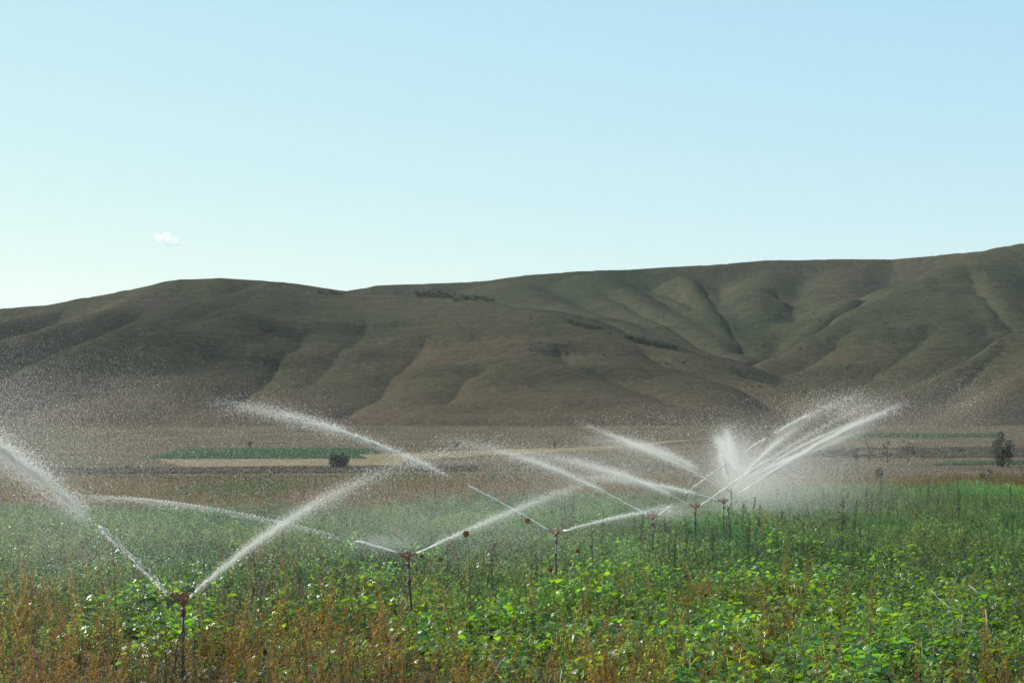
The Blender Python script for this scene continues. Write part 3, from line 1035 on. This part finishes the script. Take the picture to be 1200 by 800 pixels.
def scrub_at(x, y, sc, label, group):
    p, ok = hill_hit(x, y)
    if not ok:
        return
    o = bpy.data.objects.new('scrub_bush', random.choice(scrub))
    SC.collection.objects.link(o)
    o.location = (p[0], p[1], hz_at(p[0], p[1]) - .4)
    o.rotation_euler = (0, 0, random.uniform(0, 6.28))
    o.scale = (sc * 1.25, sc * 1.25, sc)
    tag(o, label, 'bush', group)


g = np.random.default_rng(31)


def patch(x0, y0, x1, y1, th, n_, s0, s1, label, group):
    for i in range(n_):
        u = (i + g.random()) / n_
        w = math.sin(math.pi * (.12 + .82 * u))
        scrub_at(x0 + (x1 - x0) * u, y0 + (y1 - y0) * u + g.normal() * th * w, g.uniform(s0, s1), label, group)


patch(486, 345, 577, 353, 2.4, 46, .7, 1.5, 'dark scrub bush in the long thicket under the middle skyline', 'thicket under the middle skyline')
patch(667, 379, 706, 387, 1.5, 18, .6, 1.2, 'dark scrub bush in the short thicket halfway up the middle hill', 'short thicket on the middle hill')
patch(733, 396, 792, 410, 2.0, 28, .7, 1.3, 'dark scrub bush in the thicket above the side valley', 'thicket above the side valley')
patch(372, 344, 404, 345, .8, 10, .6, 1.1, 'dark scrub bush beside the dip in the left skyline', 'scrub beside the skyline dip')
for (xa_, ya_, xb_, yb_, n_, lab, grp) in [
    (900, 330, 1100, 440, 44, 'small dark bush dotted over the right hand spur', 'bushes dotted over the right spur'),
    (620, 335, 880, 430, 40, 'small dark bush dotted over the middle hollow', 'bushes dotted over the middle hollow'),
    (60, 360, 560, 440, 34, 'small dark bush dotted over the left hill', 'bushes dotted over the left hill'),
    (880, 440, 1000, 462, 14, 'dark bush lining the mouth of the side valley', 'bushes lining the side valley mouth')]:
    for i in range(n_):
        scrub_at(g.uniform(xa_, xb_), g.uniform(ya_, yb_), g.uniform(.25, .6), lab, grp)

# ------------------------------------------------------------------ sprinklers
red = plain('red_brown_plastic', (0.24, 0.070, 0.045), 0.45, 0.5, 0, .25, 40)
pipe = plain('weathered_dark_pipe', (0.065, 0.045, 0.035), 0.6, 0.4, 0, .4, 30)
brass = plain('dull_red_metal', (0.28, 0.10, 0.06), 0.4, 0.5, .3, .2, 40)


def lathe(t, prof, n_=12, o=(0, 0, 0)):
    V = [(o[0] + r * math.cos(k * 2 * math.pi / n_), o[1] + r * math.sin(k * 2 * math.pi / n_), o[2] + z) for r, z in prof for k in range(n_)]
    Q = [(i * n_ + k, i * n_ + (k + 1) % n_, (i + 1) * n_ + (k + 1) % n_, (i + 1) * n_ + k) for i in range(len(prof) - 1) for k in range(n_)]
    m = len(V)
    V += [(o[0], o[1], o[2] + prof[0][1]), (o[0], o[1], o[2] + prof[-1][1])]
    T = [(m, (k + 1) % n_, k) for k in range(n_)] + [(m + 1, m - n_ + k, m - n_ + (k + 1) % n_) for k in range(n_)]
    t.add(V, (1, 1, 1), T, Q)


HEAD = 1.42
parts = {}
t = Tmpl()
tube(t, [(0, 0, -.1), (.006, 0, .45), (-.004, 0, .9), (0, 0, 1.29)], [.019, .019, .018, .018], (1, 1, 1), 10)
lathe(t, [(.024, 0), (.030, .01), (.030, .05), (.024, .06)], 10, (0, 0, 1.22))
lathe(t, [(.023, 0), (.028, .008), (.028, .075), (.023, .085)], 10, (-.003, 0, .96))
tube(t, [(0, 0, 1.0), (-.045, .01, 1.0)], [.014, .012], (1, 1, 1), 8)
parts['riser'] = (tmpl_mesh('riser', t, False), pipe)
t = Tmpl()
lathe(t, [(.026, -.14), (.034, -.135), (.034, -.10), (.022, -.095), (.020, -.06), (.034, -.05), (.040, -.02), (.040, .015), (.030, .035), (.018, .04)], 14, (0, 0, HEAD))
parts['body'] = (tmpl_mesh('body', t), red)
d25 = math.radians(25)
t = Tmpl()
tube(t, [(0, 0, HEAD - .01), (.06, 0, HEAD + .015), (.13, 0, HEAD + .015 + .07 * math.tan(d25)), (.165, 0, HEAD + .015 + .105 * math.tan(d25))], [.025, .023, .017, .011], (1, 1, 1), 10)
parts['main_nozzle'] = (tmpl_mesh('main_nozzle', t), red)
t = Tmpl()
tube(t, [(0, 0, HEAD - .005), (.05, 0, HEAD + .01), (.10, 0, HEAD + .03)], [.021, .018, .010], (1, 1, 1), 10)
parts['rear_nozzle'] = (tmpl_mesh('rear_nozzle', t), red)
t = Tmpl()                                                   # arch over the body that carries the arm
tube(t, [(-.04, 0, HEAD), (-.045, 0, HEAD + .06), (-.02, 0, HEAD + .095), (.02, 0, HEAD + .095), (.045, 0, HEAD + .06), (.04, 0, HEAD)], [.009] * 6, (1, 1, 1), 6)
parts['bracket'] = (tmpl_mesh('bracket', t), brass)
t = Tmpl()
tube(t, [(-.11, .012, HEAD + .045), (-.05, .006, HEAD + .058), (0, 0, HEAD + .062), (.08, -.008, HEAD + .068), (.15, -.02, HEAD + .085)], [.012, .009, .011, .008, .007], (1, 1, 1), 6)
tube(t, [(.15, -.045, HEAD + .10), (.152, -.015, HEAD + .082), (.158, .012, HEAD + .075), (.15, .03, HEAD + .085)], [.014, .016, .014, .006], (1, 1, 1), 6)
lathe(t, [(.018, 0), (.024, .006), (.024, .034), (.018, .04)], 10, (-.12, .014, HEAD + .025))
parts['impact_arm'] = (tmpl_mesh('impact_arm', t), red)
t = Tmpl()                                                   # coil spring
coil = [(.016 * math.cos(k * .9), .016 * math.sin(k * .9), HEAD + .04 + k * .0018) for k in range(30)]
tube(t, coil, [.0028] * 30, (1, 1, 1), 4)
parts['spring'] = (tmpl_mesh('spring', t), brass)
for me, m in parts.values():
    me.materials.append(m)

#            photo x, y, azimuth of main jet, azimuth of rear jet, lean, label
HEADS = [
    (215, 703, -92.0, 135.2, 0.0, 'nearest red brown impact sprinkler on its dark riser at lower left'),
    (478, 652, -84.1, 86.2, -0.07, 'second nearest impact sprinkler on a leaning dark riser'),
    (652, 625, -66.6, 102.9, 0.01, 'third impact sprinkler left of the tall dark weed stalk'),
    (765, 606, -52.1, 75.2, 0.0, 'fourth impact sprinkler with a short splash on its right'),
    (815, 594, -60.1, 106.6, 0.0, 'sprinkler hidden in weeds just right of the fourth one'),
    (848, 588, -83.0, 109.7, 0.0, 'small distant sprinkler under the lowest crossing jet'),
    (857, 576, -112.1, 160.1, 0.0, 'small sprinkler on a visible riser where most jets cross'),
    (869, 563, -156.4, 80.2, 0.02, 'far sprinkler behind the jet crossing sending a plume up'),
    (879, 558, 98.5, -82.9, 0.0, 'farthest sprinkler lost in the white spray at right'),
]
heads3 = []
for (hx, hy, az1, az2, lean, lab) in HEADS:
    D = (CAM_H - HEAD) * FOC / (hy - 500)
    for _ in range(4):
        X = px(hx, hy, D)[0]
        D = (CAM_H - HEAD - vz_at(X, D)) * FOC / (hy - 500)
    p = px(hx, hy, D)
    o = empty('sprinkler', (p[0] - math.sin(lean) * -HEAD * 0, D, p[2] - HEAD))
    o.rotation_euler = (0, lean, 0)
    o.location.x = p[0] - math.sin(lean) * HEAD
    for nme, (me, m) in parts.items():
        c = bpy.data.objects.new(nme, me)
        SC.collection.objects.link(c)
        c.parent = o
        if nme in ('main_nozzle', 'impact_arm', 'bracket'):
            c.rotation_euler = (0, 0, math.pi / 2 - R(az1))
        if nme == 'rear_nozzle':
            c.rotation_euler = (0, 0, math.pi / 2 - R(az2))
    tag(o, lab, 'sprinkler', 'impact sprinklers in a row across the field')
    heads3.append(np.array(p))

# ------------------------------------------------------------------ water
water = water_material('broken_water', 0.42)
stream_mat = water_material('water_stream', 0.0, 0.78)
mist_mat = water_material('fine_spray', 0.35)
TET = np.array([(1, 1, 1), (1, -1, -1), (-1, 1, -1), (-1, -1, 1)]) / math.sqrt(3)
TF = np.array([(0, 1, 2), (0, 2, 3), (0, 3, 1), (1, 3, 2)])


def drops_mesh(name, P_, r, stretch=None, seed=0):
    """Many tiny drops: little rounded-off tetrahedra turned at random, r = radius of each."""
    g_ = np.random.default_rng(seed)
    q = g_.normal(size=(len(P_), 4))
    q /= np.linalg.norm(q, axis=1)[:, None]
    a, b, c, d = q.T
    M = np.stack([np.stack([1 - 2 * (c * c + d * d), 2 * (b * c - a * d), 2 * (b * d + a * c)], -1),
                  np.stack([2 * (b * c + a * d), 1 - 2 * (b * b + d * d), 2 * (c * d - a * b)], -1),
                  np.stack([2 * (b * d - a * c), 2 * (c * d + a * b), 1 - 2 * (b * b + c * c)], -1)], 1)
    v = np.einsum('nij,kj->nki', M, TET) * r[:, None, None]
    if stretch is not None:                                  # drawn out along the flight direction
        dirs, k = stretch
        along = np.einsum('nki,ni->nk', v, dirs)
        v = v + along[..., None] * dirs[:, None, :] * (k[:, None, None] - 1)
    V = (v + P_[:, None, :]).reshape(-1, 3)
    F = (TF[None] + (np.arange(len(P_)) * 4)[:, None, None]).reshape(-1, 3)
    return mesh_np(name, V, [F])


def flight(p0, az, el, v, k, T=2.6, n=520):
    dt = T / n
    p = np.array(p0, float)
    vel = v * np.array([math.sin(az) * math.cos(el), math.cos(az) * math.cos(el), math.sin(el)])
    out, vs = [p.copy()], [vel.copy()]
    for _ in range(n):
        vel = vel + dt * (np.array([0, 0, -9.81]) - k * np.linalg.norm(vel) * vel)
        p = p + dt * vel
        out.append(p.copy())
        vs.append(vel.copy())
        if p[2] < -.5:
            break
    return np.array(out), np.array(vs), dt


SZ, CN = .62, 2.3


def jet(p0, az, el, v, k, solid, beads, label, nd_=6000, curtain=4500, spread=.035, size=.0075, seed=0, tmax=1.35, fade=1.0, r0=.015, fall=1.0, dens=None, core=True):
    """A sprinkler jet. solid/beads: time spans of unbroken stream and of bright beads; the rest thins into drops and a falling curtain."""
    g_ = np.random.default_rng(seed + 100)
    size, nd_, curtain = size * SZ, int(nd_ * CN), int(curtain * CN)
    P_, Vv, dt = flight(p0, R(az), R(el), v, k)
    ds = np.concatenate([[0], np.cumsum(np.linalg.norm(np.diff(P_, axis=0), axis=1))])
    o = empty('water_jet', tuple(p0))
    tag(o, label, 'water jet', 'water jets of the sprinklers')
    off = np.array(p0)
    t = Tmpl()
    for (a, b) in solid:
        i0, i1 = int(a / dt), min(int(b / dt), len(P_) - 2)
        st = max(1, (i1 - i0) // 46)
        ids = list(range(i0, i1, st)) + [i1]
        rad = [r0 * (1 + .05 * ds[i]) * g_.uniform(.65, 1.3) for i in ids]
        rad[-1] *= .4
        tube(t, [P_[i] - off + g_.normal(size=3) * .004 * (1 + ds[i] * .25) for i in ids], rad, (1, 1, 1), 5)
    if t.n:
        link('stream', tmpl_mesh('stream', t, True), stream_mat, o)
    # drops along the core
    N = len(P_) - 1
    tt, rr, sp_, fl = [], [], [], []
    if dens is None:
        dens = [(0, tmax, 1.0)]
    for (a, b, w_) in dens:
        n_ = int(nd_ * w_)
        u = a + (b - a) * 1.45 * g_.beta(1.15, 2.1, n_)
        tt.append(u)
        rr.append(size * np.exp(g_.normal(size=n_) * .4) * .8)
        sp_.append(np.ones(n_))
        fl.append(g_.gamma(1.0, .09 * fall, n_) * np.clip(u, 0, 1.5))
    for (a, b) in solid:
        n_ = int(3200 * (b - a) / .1)
        tt.append(a + (b - a) * g_.random(n_))
        rr.append(size * np.exp(g_.normal(size=n_) * .4) * 1.3)
        sp_.append(np.full(n_, .10 * .05 / spread))
        fl.append(np.abs(g_.normal(size=n_)) * .004)
    for (a, b) in beads:
        n_ = int(2200 * (b - a) / .25)
        c_ = a + (b - a) * g_.random(max(6, int(26 * (b - a) / .25)))        # clumps
        u = g_.choice(c_, n_) + g_.normal(size=n_) * .006
        tt.append(u)
        rr.append(size * np.exp(g_.normal(size=n_) * .45) * 1.5)
        sp_.append(np.full(n_, .25))
        fl.append(np.abs(g_.normal(size=n_)) * .02)
    tt, rr, sp_, fl = map(np.concatenate, (tt, rr, sp_, fl))
    i = np.clip((tt / dt).astype(int), 0, N)
    s = ds[i]
    pos = P_[i] + g_.normal(size=(len(i), 3)) * np.exp(g_.normal(size=(len(i), 1)) * .42) * (spread * (.2 + .22 * s) * sp_)[:, None]
    # a drop that left the stream earlier has slowed and dropped
    vel = Vv[i] / np.linalg.norm(Vv[i], axis=1)[:, None]
    pos = pos - vel * (fl * 2.2)[:, None] - np.array([0, 0, 1.0]) * (fl * 1.6)[:, None]
    # curtain: drops raining down under the flight path
    if curtain:
        u = tmax * g_.random(curtain) ** .6
        j = np.clip((u / dt).astype(int), 0, N)
        cp = P_[j].copy()
        wdt = .25 + .10 * ds[j]
        cp = cp + g_.normal(size=cp.shape) * np.stack([wdt, wdt, wdt * .4], -1)
        q = g_.random(curtain) ** 1.6
        cp[:, 2] = cp[:, 2] - q * (cp[:, 2] - .2)
        pos = np.concatenate([pos, cp])
        rr = np.concatenate([rr, size * .62 * np.exp(g_.normal(size=curtain) * .35)])
        vel = np.concatenate([vel, np.tile([[0, 0, -1.0]], (curtain, 1))])
    ok = pos[:, 2] > .05
    pos, rr, vel = pos[ok], rr[ok], vel[ok]
    me = drops_mesh('droplets', pos - off, rr, (vel, np.full(len(rr), 1.7)), seed)
    tag(link('droplets', me, water, o), kind='stuff')


h = heads3
JETS = [
    (0, -92.0, 45.6, 13.45, .12, [(.01, .105)], [(.0, .105), (.13, .30), (.26, .46)], 'bright broken jet shooting up left from the nearest sprinkler', dict(nd_=15000, curtain=6000, spread=.12, size=.0056, tmax=.65, r0=.011, dens=[(.13, .45, .8), (.2, .75, .8)])),
    (0, 135.2, 30.7, 13.5, .045, [(.0, .035)], [], 'wide misty jet rising right from the nearest sprinkler', dict(nd_=8500, curtain=3000, spread=.062, size=.0044, tmax=.5, dens=[(.015, .26, .9), (.1, .48, .6)], fall=.25)),
    (1, -84.1, 16.5, 17.6, .065, [(.0, .045)], [(.07, .20), (.16, .32)], 'long low beaded jet running left from the second sprinkler', dict(nd_=1500, curtain=2200, spread=.009, size=.0066, tmax=.45, dens=[(.07, .33, .7), (.22, .36, 1.2)], fall=.8)),
    (1, 86.2, 24.6, 20.0, .039, [(.0, .05)], [], 'fading misty jet rising right from the second sprinkler', dict(nd_=7000, curtain=2500, spread=.08, size=.0045, tmax=.24, dens=[(.02, .13, .7), (.06, .22, .5)], fall=.3)),
    (2, -66.6, 27.9, 17.6, .028, [(.0, .122)], [(.165, .30), (.28, .40)], 'longest white jet arching far left from the third sprinkler', dict(nd_=7000, curtain=3500, spread=.055, size=.0068, tmax=.72, dens=[(.17, .42, .6), (.34, .54, .8)], fall=.7)),
    (2, 102.9, 15.2, 18.4, .057, [(.0, .05)], [], 'low thin jet fanning right from the third sprinkler', dict(nd_=5000, curtain=1500, spread=.05, size=.0052, tmax=.2, dens=[(.01, .08, .8), (.05, .13, .35)], fall=.3)),
    (3, -52.1, 23.4, 19.1, .079, [(.0, .11)], [(.1, .19)], 'straight white jet fading up left from the fourth sprinkler', dict(nd_=7000, curtain=2500, spread=.06, size=.0062, tmax=.42, dens=[(.08, .24, .6), (.15, .42, .6)], fall=.5)),
    (3, 75.2, 37.2, 15.9, .045, [(.0, .025), (.055, .15)], [(.20, .25), (.285, .345)], 'steep dashed jet climbing right from the fourth sprinkler', dict(nd_=1600, curtain=800, spread=.045, size=.0075, tmax=.4, dens=[(.26, .45, 1.0)])),
    (4, -60.1, 23.6, 14.2, .042, [(.0, .07)], [], 'soft misty jet drifting left from the hidden sprinkler in weeds', dict(nd_=12000, curtain=3500, spread=.10, size=.0060, tmax=.42, dens=[(.05, .25, .6), (.12, .42, .7)], fall=.5)),
    (4, 106.6, 35.8, 19.2, .041, [(.0, .075)], [(.09, .125)], 'straight white jet climbing right from the hidden sprinkler in weeds', dict(nd_=2500, curtain=1200, spread=.05, size=.0075, tmax=.3, dens=[(.08, .28, 1.0)])),
    (5, -83.0, 15.8, 14.8, .054, [(.0, .08)], [], 'faint low jet running left through the spray cluster', dict(nd_=8000, curtain=1500, spread=.08, size=.0060, tmax=.3, dens=[(.05, .25, 1.0)], fall=.3)),
    (5, 109.7, 34.1, 19.6, .058, [(.02, .06)], [(.08, .20), (.2, .26)], 'longest bright jet sweeping right out of the spray cluster', dict(nd_=9000, curtain=4500, spread=.06, size=.0072, tmax=.36, dens=[(.06, .24, .6), (.16, .32, .8)], fall=.6)),
    (6, -112.1, 34.4, 10.4, .005, [(.0, .15)], [(.15, .24)], 'pale arching plume left of the small sprinkler on a visible riser', dict(nd_=11000, curtain=2500, spread=.13, size=.0068, tmax=.5, dens=[(.14, .40, .7), (.25, .55, .6)], fall=.4)),
    (6, -82.9, 28.8, 19.4, .026, [(-.0, .10)], [(.1, .17)], 'long clear white jet rising left across the steep dashed jet', dict(nd_=5000, curtain=1500, spread=.05, size=.0072, tmax=.28, dens=[(.10, .22, .7), (.15, .28, .5)], fall=.4)),
    (6, 160.1, 32.7, 14.3, .016, [(.0, .2)], [(.12, .30)], 'thick bright jet rising steeply right from the jet crossing', dict(nd_=8000, curtain=2500, spread=.09, size=.0064, tmax=.42, dens=[(.05, .3, .9), (.2, .42, .4)], r0=.02, fall=.3)),
    (7, -156.4, 37.5, 10.9, .047, [(.0, .16)], [(.2, .34)], 'tall leaning plume standing above the jet crossing', dict(nd_=14000, curtain=3500, spread=.12, size=.0072, tmax=.4, dens=[(.1, .38, 1.0)], fall=1.2)),
    (7, -158, 47, 11.4, .047, [(.0, .12)], [(.1, .26)], 'highest upright plume at the back of the jet crossing', dict(nd_=11000, curtain=3500, spread=.11, size=.0074, tmax=.36, dens=[(.08, .27, 1.0)], fall=1.5)),
    (6, -160, 50, 8.0, .05, [(.0, .05)], [], 'short upright spurt just left of the visible riser', dict(nd_=6000, curtain=1500, spread=.10, size=.0068, tmax=.34, dens=[(.1, .27, 1.0)], fall=1.2)),
    (7, 80.2, 32.2, 16.3, .037, [(.0, .06)], [(.08, .13), (.15, .26)], 'dashed bright jet rising right from the far sprinkler', dict(nd_=4000, curtain=2500, spread=.06, size=.0082, tmax=.42, dens=[(.1, .4, 1.0)], fall=.5)),
    (8, 98.5, 25.6, 20.0, .005, [(.0, .07)], [(.07, .16)], 'low dense jet running right from the farthest sprinkler', dict(nd_=14000, curtain=5000, spread=.10, size=.0078, tmax=.3, dens=[(.03, .22, 1.0)], fall=.5)),
]
for n_, (hi, az, el, v, k, solid, beads, lab, kw) in enumerate(JETS):
    a = R(az)
    p0 = h[hi] + np.array([math.sin(a) * .15, math.cos(a) * .15, .06])
    jet(p0, az, el, v, k, solid, beads, lab, seed=n_, **kw)


def mist(name, blobs, label, size, seed):
    """Fine spray hanging in the air: blobs = (photo x, y, distance, half sizes in metres x, y, z, count)."""
    g_ = np.random.default_rng(seed)
    Ps, rs = [], []
    size *= .52
    for (x, y, D, sx, sy, sz, n_) in blobs:
        n_ = int(n_ * 4)
        c = np.array(px(x, y, D))
        p = c + g_.normal(size=(n_, 3)) * np.array([sx, sy, sz]) * .6
        ok = p[:, 2] > .1
        Ps.append(p[ok])
        rs.append(size * np.exp(g_.normal(size=n_) * .4)[ok] * (D / 30) ** .6)
    P_, r = np.concatenate(Ps), np.concatenate(rs)
    o = link(name, drops_mesh(name, P_, r, None, seed), mist_mat)
    tag(o, label, None, None, 'stuff')


mist('spray_mist', [(-10, 470, 25, 1.2, 2, .8, 10000), (40, 510, 26, 1.6, 2, .9, 13000), (30, 580, 25, 1.8, 2, .9, 16000), (130, 600, 26, 2.5, 2, .9, 12000), (150, 455, 28, .9, 1.5, .5, 1600), (170, 540, 27, 1.8, 2, .7, 3000), (330, 545, 36, 3.5, 3, .8, 3500), (90, 640, 23, 1.8, 3, .6, 9000), (270, 620, 27, 2.5, 4, .6, 8000)], None, .0042, 50)
mist('spray_mist', [(440, 570, 36, 4.5, 3, .8, 12000), (300, 490, 38, 2.5, 2, .9, 3500), (520, 600, 34, 3, 3, .7, 9000), (640, 590, 36, 3, 3, .8, 9000), (450, 636, 28.6, .55, .4, .16, 2200), (560, 630, 32, 2.5, 3, .5, 9000), (440, 610, 32, 2.5, 3, .6, 8000)], None, .0042, 51)
mist('spray_mist', [(905, 560, 58, 2.2, 2, 1.3, 38000), (885, 572, 57, 1.2, 2, .7, 10000), (872, 560, 58, .8, 1, .7, 9000), (860, 560, 56, 1.6, 2, 1.2, 9000), (940, 575, 60, 3.5, 2, 1.2, 20000), (1010, 530, 62, 6, 3, 2.2, 16000), (1060, 480, 60, 4, 2, 1.0, 3500), (740, 570, 48, 3.5, 3, 1.0, 14000), (690, 545, 46, 3, 3, .9, 9000), (785, 600, 41, .5, .4, .18, 1800), (866, 536, 62, .8, 1, .9, 9000), (852, 520, 62, .4, 1, .7, 3000), (1120, 520, 64, 5, 3, 2.0, 5000)], None, .0046, 52)
mist('spray_mist', [(800, 495, 50, 3.2, 3, .5, 900), (1130, 465, 62, 1.2, 1, .8, 400), (990, 478, 58, 1.6, 1, .5, 2200)], None, .0075, 53)

# ------------------------------------------------------------------ haze
m, t, out = mat('thin_haze')
vp = nd(t, 'ShaderNodeVolumePrincipled', Density=0.000018)
vp.inputs['Color'].default_value = (.90, .92, .92, 1)
vp.inputs['Anisotropy'].default_value = 0.2
t.links.new(vp.outputs[0], out.inputs['Volume'])
hx, hy0, hy1, hz0, hz1 = 1900, -120, 3500, -12, 330
hb = Tmpl()
hb.add([(sx * hx, y_, z_) for z_ in (hz0, hz1) for y_ in (hy0, hy1) for sx in (-1, 1)], (1, 1, 1), [],
       [(0, 2, 3, 1), (4, 5, 7, 6), (0, 1, 5, 4), (2, 6, 7, 3), (0, 4, 6, 2), (1, 3, 7, 5)])
tag(link('haze', tmpl_mesh('haze', hb), m), kind='stuff')

# ------------------------------------------------------------------ cloud
m, t, out = mat('small_cloud')
lw = nd(t, 'ShaderNodeLayerWeight', Blend=0.5)
geo = t.nodes.new('ShaderNodeNewGeometry')
cn = mapped_noise(t, geo.outputs['Position'], 0.045, (1, 1, 1), 5, 0.6)
inv = nd(t, 'ShaderNodeMath', _operation='SUBTRACT')
inv.inputs[0].default_value = 1.0
t.links.new(lw.outputs['Facing'], inv.inputs[1])
pw = nd(t, 'ShaderNodeMath', _operation='POWER')
pw.inputs[1].default_value = 2.0
t.links.new(inv.outputs[0], pw.inputs[0])
ml = nd(t, 'ShaderNodeMath', _operation='MULTIPLY')
t.links.new(pw.outputs[0], ml.inputs[0])
cr = ramp(t, cn.outputs['Fac'], [(0.25, (.05, .05, .05)), (0.70, (.45, .45, .45))])
t.links.new(cr.outputs['Color'], ml.inputs[1])
df = nd(t, 'ShaderNodeBsdfDiffuse', Color=(.96, .95, .94, 1))
tl = nd(t, 'ShaderNodeBsdfTranslucent', Color=(.96, .95, .94, 1))
mx = nd(t, 'ShaderNodeMixShader', Fac=.6)
t.links.new(df.outputs[0], mx.inputs[1])
t.links.new(tl.outputs[0], mx.inputs[2])
tp = t.nodes.new('ShaderNodeBsdfTransparent')
m2 = nd(t, 'ShaderNodeMixShader')
t.links.new(ml.outputs[0], m2.inputs[0])
t.links.new(tp.outputs[0], m2.inputs[1])
t.links.new(mx.outputs[0], m2.inputs[2])
t.links.new(m2.outputs[0], out.inputs['Surface'])
import bmesh
bm = bmesh.new()
g = np.random.default_rng(3)
for (cx, cz, rx, rz) in [(-10, 2, 26, 14), (14, -3, 26, 15), (4, 10, 15, 12), (-22, 8, 13, 9), (30, -6, 13, 9)]:
    M = Matrix.Translation((cx, float(g.normal() * 6), cz)) @ Matrix.Diagonal((rx, 14.0, rz, 1.0))
    bmesh.ops.create_icosphere(bm, subdivisions=4, radius=1.0, matrix=M)
for v in bm.verts:
    v.co += Vector(g.normal(size=3).tolist()) * .02
me = bpy.data.meshes.new('cloud')
bm.to_mesh(me)
bm.free()
me.polygons.foreach_set('use_smooth', np.ones(len(me.polygons), bool))
cl = link('cloud', me, m)
cl.location = px(195, 281, 6000)
cl.scale = (1.3, 1.3, 1.6)
tag(cl, 'single small white cloud low in the left of the sky', 'cloud')
